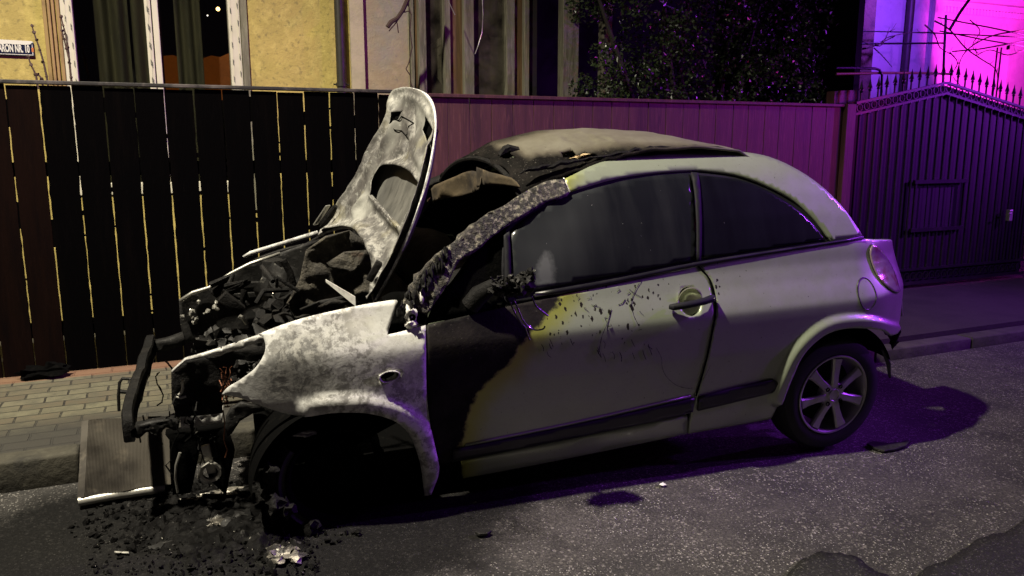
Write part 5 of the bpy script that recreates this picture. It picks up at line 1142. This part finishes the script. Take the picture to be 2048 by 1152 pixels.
# far side apron and structures
plate('far_apron', [(358, 600), (384, 584), (418, 574), (460, 546), (500, 526), (560, 506), (640, 478), (660, 520), (640, 600), (560, 640), (480, 668), (420, 680), (367, 688), (360, 645)], 1.34, M['char2'], .025, .008, .012, 10)
plate('far_slam_edge', [(358, 600), (384, 583), (418, 573), (460, 545), (500, 525), (560, 505), (560, 510), (500, 531), (462, 551), (420, 579), (386, 589), (361, 606)], 1.30, M['alum'], .02, .02, .004, 11)
plate('far_fender_flange', [(485, 513), (500, 503), (560, 485), (635, 462), (638, 470), (560, 494), (505, 510), (490, 516)], 1.50, M['chalk'], .02, .02, .003, 12)
plate('far_fender_edge', [(520, 516), (560, 506), (600, 494), (637, 472), (636, 486), (610, 497), (585, 508), (565, 512), (540, 524), (524, 528)], 1.47, M['char2'], .02, .006, .015, 13)
b = MB(); b.box(U(492, 570, 1.28), (.13, .03, .03), ch=.004); b.box(U(490, 590, 1.28), (.13, .03, .03), ch=.004); b.build('apron_rib', M['char2'], car)
for i in range(16): b = MB(); b.lump(U(rn.uniform(362, 440), rn.uniform(600, 650), 1.28), rn.uniform(.006, .014), i, .5, 1); b.build('ash_flake', M['alum'], car)
b = MB(); b.tube([U(x, y, 1.2) for x, y in ((545, 520), (548, 545), (550, 570), (542, 590))], [.05, .06, .07, .04], 12); b.build('strut_tower', M['char2'], car, smooth=True)
b = MB(); b.lump(U(560, 575, 1.15), (.09, .08, .10), 5, .35, 3); b.build('fluid_tank', M['char2'], car, smooth=True, angle=50)
b = MB(); P_ = [U(x, y, 1.08) for x, y in ((545, 587), (552, 584), (566, 586), (573, 592), (568, 602), (550, 600), (545, 590))]; b.tube(P_, .006, 6); b.build('wire_clip', M['alum'], car, smooth=True)
b = MB(); b.tube([U(x, y, 1.0) for x, y in ((566, 520), (580, 545), (588, 575), (596, 600), (592, 625), (576, 640))], .018, 8); b.build('hose', M['char'], car, smooth=True)
b = MB(); b.tube([U(x, y, .95) for x, y in ((478, 632), (486, 636), (494, 648))], .010, 8); b.build('hose', M['alum'], car, smooth=True)
b = MB(); b.tube([U(x, y, .9) for x, y in ((600, 560), (620, 590), (600, 640), (540, 668))], .022, 8); b.build('hose', M['char'], car, smooth=True)
b = MB(); b.box((.02, .95, .52), (.42, .42, .34), Rm(.1, 'Z'), ch=.02); b.box((.02, .95, .73), (.34, .34, .06), Rm(.1, 'Z'), ch=.015); b.lump((-.1, .9, .74), (.12, .12, .06), 3, .5, 3); b.build('engine_block', M['char'], car, smooth=True, angle=40)
b = MB(); b.lump((-.22, .62, .62), (.10, .11, .10), 8, .5, 3); b.lump((-.38, .78, .58), (.09, .09, .10), 12, .5, 3); b.build('gearbox', M['char2'], car, smooth=True, angle=50)
b = MB(); b.lump(U(425, 685, .62), (.07, .08, .055), 21, .5, 3, 2.2); b.lump(U(450, 672, .66), (.05, .05, .03), 25, .5, 3, 2.2); b.build('melted_reservoir', M['char2'], car, smooth=True, angle=50)
b = MB(); b.box((-.1, 1.12, .58), (.26, .2, .2), Rm(-.2, 'Z'), ch=.02); b.build('battery_box', M['char2'], car, smooth=True)
for i in range(14):
    x, y, yy = rn.uniform(440, 640), rn.uniform(560, 660), rn.uniform(.6, 1.15)
    if y > 700-(x-400)*.45: y -= 30
    b = MB(); k_ = (1, 1, 0, 1, 2)[i % 5]
    if k_ == 0: b.lump(U(x, y, yy), (rn.uniform(.02, .04), rn.uniform(.03, .06), rn.uniform(.015, .03)), i*1.7, .5, 2, 2)
    elif k_ == 1:
        q = U(x, y, yy); b.tube([q, q+[rn.uniform(-.1, .1), rn.uniform(-.1, .1), .05], q+[rn.uniform(-.16, .16), rn.uniform(-.1, .1), rn.uniform(-.05, .03)]], rn.uniform(.008, .018), 8)
    else: b.box(U(x, y, yy), (rn.uniform(.04, .12), .05, rn.uniform(.02, .05)), Rm(rn.uniform(-1, 1), 'Y'), ch=.005)
    b.build(('burnt_component', 'burnt_pipe', 'scorched_bracket')[k_], M['char'], car, smooth=True, angle=45)
# bulkhead under the bonnet with torn insulation
M['insul'] = mat('burnt_insulation', (.07, .062, .048), .85, 0, [(6, 7, .45, .62, (.02, .018, .015)), (14, 8, .54, .66, (.22, .20, .14), .8), (5, 3, .6, .7, (.14, .07, .04), .5)], (22, 1, .03))
plate('bulkhead_insulation', [(600, 560), (612, 500), (650, 472), (700, 462), (735, 482), (750, 510), (752, 560), (748, 603), (700, 612), (640, 628), (590, 640), (575, 610)], .62, M['insul'], .016, .01, .07, 14)
plate('torn_insulation_flap', [(655, 530), (690, 505), (735, 500), (742, 520), (718, 532), (702, 548), (690, 538), (670, 545)], .55, M['insul'], .014, .006, .06, 15)
plate('cowl_debris', [(600, 620), (640, 600), (690, 592), (700, 600), (690, 612), (660, 622), (640, 628), (612, 630)], .34, M['char2'], .014, .01, .03, 16)
plate('scuttle_fragment', [(636, 612), (665, 596), (700, 604), (668, 622), (650, 618)], .33, M['insul'], .014, .006, .02, 17)
q0, q1 = U(652, 562, .42), U(711, 603, .28); b = MB(); d_ = (q1-q0)
b.prism([(0, 0), (1, 0), (1, 1), (0, 1)], lambda p: q0+d_*p[0]+np.array([0, 0, -.006-.016*p[0]])+np.array([.0, 0, (.012+.030*p[0])*p[1]]), lambda p: q0+d_*p[0]+np.array([0, .012, -.006-.016*p[0]])+np.array([0, 0, (.012+.030*p[0])*p[1]]))
b.build('hinge_arm', M['white'], car)
# --- front wheel on its burnt rim
fw = bpy.data.objects.new('wheel', None); C.objects.link(fw); fw.parent = car; fw.location = (.02, .05, .262); fw.rotation_euler = (0, 0, .06)
b = MB(); b.lathe([(.185, .16), (.188, .03), (.203, .0), (.206, -.008), (.198, -.006), (.184, .02), (.182, .16)], (0, .0, 0), 'Y', 60); b.build('rim', M['soot'], fw, smooth=True)
b = MB(); b.lathe([(0, .05), (.05, .045), (.06, .06), (.13, .062), (.13, .075)], (0, 0, 0), 'Y', 40); b.build('brake_disc', M['soot'], fw, smooth=True)
b = MB(); b.lathe([(.21, .0), (.235, -.008), (.25, .04), (.245, .1), (.215, .13)], (0, .0, 0), 'Y', 50, math.pi*.78, math.pi*1.45); b.build('tyre', M['tyre'], fw, smooth=True)
b = MB()
for i in range(22):
    a = rn.uniform(math.pi*.9, math.pi*1.45); r = rn.uniform(.21, .28); b.lump((r*math.cos(a), rn.uniform(-.04, .1), r*math.sin(a)), (.03, .03, .03), i, .5, 2)
b.build('tyre_cords', M['char'], fw, smooth=True, angle=50)
b = MB(); b.lump(U(612, 868, .1), (.036, .02, .009), 5, .4, 3); b.build('ash_scrap', M['white'], car, smooth=True)
# ================================================================== things on the ground
b = MB()
rd = thing('radiator', 'detached finned radiator core standing between kerb and burnt front of the car', 'radiator')
G = lambda x, y: UW(x, y, 2, .03)
g0, g1 = G(168, 1000), G(330, 974); top0 = UW(176, 845, 1, 3.97); top1 = UW(326, 838, 1, 4.0)
n = 56; vs = []; rows = 14
for i in range(n*2+1):
    s_ = i/(n*2)
    for j in range(rows+1):
        t = j/rows; p = (g0*(1-s_)+g1*s_)*(1-t)+(top0*(1-s_)+top1*s_)*t; vs.append(p+np.array([0, -.006*(i % 2)+.012*mnoise.noise(Vector((s_*3, t*3, 0))), 0]))
b.add(vs, [(i*(rows+1)+j, (i+1)*(rows+1)+j, (i+1)*(rows+1)+j+1, i*(rows+1)+j+1) for i in range(n*2) for j in range(rows)])
o = b.build('fin_core', mat('radiator_fins', (.10, .09, .075), .55, .4, [(4, 5, .45, .62, (.04, .035, .03)), (12, 7, .55, .66, (.17, .15, .12), .7)]), rd); s = o.modifiers.new('s', 'SOLIDIFY'); s.thickness = .03; s.offset = -1
b = MB(); b.tube([g0+[-.02, -.01, 0], g0*.6+g1*.4+[0, -.01, .004], g1+[.0, -.01, .0]], .021, 12); b.build('header_tube', M['alum'], rd, smooth=True)
b = MB(); b.tube([g0, top0], .009, 8); b.build('side_strip', M['char2'], rd, smooth=True)
b = MB(); b.tube([top0, (top0+top1)/2, top1], .010, 8); b.build('side_strip', M['char2'], rd, smooth=True)
b = MB(); P_ = [UW(x, y, 1, 4.25) for x, y in ((238, 822), (237, 790), (239, 765), (245, 757), (262, 758), (285, 750), (300, 742))]; b.tube(P_, .008, 8); b.tube([UW(240, 783, 1, 4.25), UW(262, 785, 1, 4.25)], .010, 8)
tag(b.build('bent_bracket', M['char2'], smooth=True), 'thin bent metal bracket standing on the pavers left of the burnt front', 'bracket')
b = MB()
for i in range(3000):
    t = rn.random()
    if t < .45: x, y = rn.gauss(430, 90), rn.gauss(1040, 32)
    elif t < .7: x, y = rn.gauss(380, 60), rn.gauss(985, 14)
    else: x, y = rn.uniform(170, 720), rn.uniform(1000, 1150)
    if y > 1180 or x < 120 or (x > 640 and y > 1090): continue
    if y < 965+max(0, (330-x)*.12): continue
    q = UW(x, y, 2, .0)
    sz = abs(rn.gauss(0, .005))+.0022
    if t < .7: sz *= 1.35
    sz *= .8
    if rn.random() < .02: sz *= 2.4
    b.lump((q[0], q[1], sz*.35), (sz*rn.uniform(.7, 1.4), sz*rn.uniform(.7, 1.4), sz*rn.uniform(.7, 1.3)), i*.37, .75, 1, 2.6)
mp_ = smooth_loop([(230, 1010), (330, 985), (470, 975), (600, 985), (650, 1040), (600, 1095), (480, 1130), (360, 1128), (250, 1085)], True, 4); mw = np.array([UW(p[0], p[1], 2, 0)[:2] for p in mp_])
lo, hi = mw.min(0), mw.max(0); nx2 = int((hi[0]-lo[0])/.011); ny2 = int((hi[1]-lo[1])/.011); gp_ = np.array([(lo[0]+i*.011, lo[1]+j*.011) for j in range(ny2+1) for i in range(nx2+1)]); sdm = pdist(gp_, mw); sdm[~inside(gp_, mw)] *= -1
vs = [(p[0], p[1], -.012+min(max(d_, -.05)+.05, .25)*.13+.028*mnoise.fractal(Vector((p[0]*16, p[1]*16, 0)), .9, 2.1, 5)*min(1, max(0, (d_+.05)*12))+.01*mnoise.noise(Vector((p[0]*70, p[1]*70, 3)))) for p, d_ in zip(gp_, sdm)]
b.add(vs, [(j*(nx2+1)+i, j*(nx2+1)+i+1, (j+1)*(nx2+1)+i+1, (j+1)*(nx2+1)+i) for j in range(ny2) for i in range(nx2) if sdm[j*(nx2+1)+i] > -.05])
M['rubble'] = mat('ash_rubble', (.004, .0038, .0038), .6, 0, [(14, 4, .5, .66, (.014, .0135, .013)), (24, 6, .62, .66, (.05, .048, .045), .8), (60, 4, .68, .70, (.4, .38, .33), .9)], (60, .8, .006), spec=.06)
tag(b.build('burnt_debris', M['rubble'], smooth=True, angle=45), 'black crumbled ash and plastic scattered on the road below the burnt front', 'debris', kind='stuff')
def chunk(name, label, px, size, m, seed, cat, parts=5):
    q = UW(px[0], px[1], 2, .01); b = MB()
    for i in range(parts): b.lump((q[0]+rn.uniform(-1, 1)*size[0]*.6, q[1]+rn.uniform(-1, 1)*size[1]*.6, size[2]*.6), tuple(s*rn.uniform(.4, .8) for s in size), seed+i, .6, 2, 2.2)
    return tag(b.build(name, m, smooth=True, angle=50), label, cat)
M['pale'] = mat('melted_aluminium', (.30, .28, .24), .45, .6, [(16, 6, .48, .58, (.05, .048, .045)), (30, 7, .6, .66, (.6, .57, .48), .8)], (50, .8, .006))
chunk('melted_lump', 'pale crumpled melted lump alone at the bottom of the road left of centre', (568, 1112), (.055, .05, .022), M['pale'], 3, 'debris', 9)
chunk('melted_lump', 'pale melted lump on top of the black debris heap', (432, 1048), (.04, .03, .03), M['pale'], 13, 'debris', 6)
chunk('melted_lump', 'grey melted lump right of the pale one on the black debris heap', (470, 1045), (.05, .04, .03), M['char2'], 17, 'debris', 6)
chunk('melted_lump', 'bright metal scrap right below the hanging pulley of the burnt car', (378, 1005), (.035, .03, .02), M['pale'], 23, 'debris', 5)
chunk('metal_splash', 'row of bright melted metal splashes beneath the burnt engine bay', (440, 985), (.09, .04, .012), M['pale'], 29, 'debris', 9)
chunk('plastic_flake', 'flat grey plastic flake in front of the debris heap', (345, 1085), (.06, .03, .008), M['char2'], 33, 'debris', 3)
def shard(name, px, m, label, h=.012):
    P_ = [UW(x, y, 2, .012) for x, y in px]; b = MB(); b.prism(P_, lambda p: (p[0], p[1], .008), lambda p: (p[0], p[1], .008+h)); return tag(b.build(name, m, bevel=.003), label, 'debris')
shard('plastic_shard', [(1733, 889), (1745, 884), (1775, 888), (1800, 886), (1822, 882), (1812, 893), (1792, 900), (1768, 904), (1748, 898)], M['char2'], 'dark broken plastic shard on the road beside the rear wheel')
shard('plastic_shard', [(950, 1066), (958, 1062), (975, 1061), (984, 1064), (975, 1070), (958, 1071)], M['char2'], 'small flat grey shard on the road in front of the car door')
shard('paper_scrap', [(1318, 968), (1326, 964), (1334, 969), (1325, 971)], M['white'], 'tiny white paper scrap on the road below the car door', .004)
shard('stick', [(228, 1102), (258, 1103), (258, 1107), (229, 1105)], M['alum'], 'thin pale stick on the road left of the debris heap', .006)
for q, l in (((65, 725), 'dark folded rag at the foot of the charred fence, far left'), ):
    b = MB(); P3 = UW(100, 738, 2, .15); b.lump((P3[0], 5.47, .17), (.12, .05, .04), 2, .5, 3); tag(b.build('rag', M['soot'], smooth=True), l, 'rag')
for me in bpy.data.meshes:               # surfaces without a soot patch of their own lie far outside any
    for k2 in ('burn', 'spl', 'haze', 'smear'):
        if k2 not in me.attributes and any(m and m.name in ('car_paint', 'sooted_glass', 'tinted_glass', 'canvas_roof', 'ash_metal', 'hood_metal', 'chalky_metal') for m in me.materials):
            a = me.attributes.new(k2, 'FLOAT', 'POINT'); a.data.foreach_set('value', [-9.0]*len(me.vertices))
#END
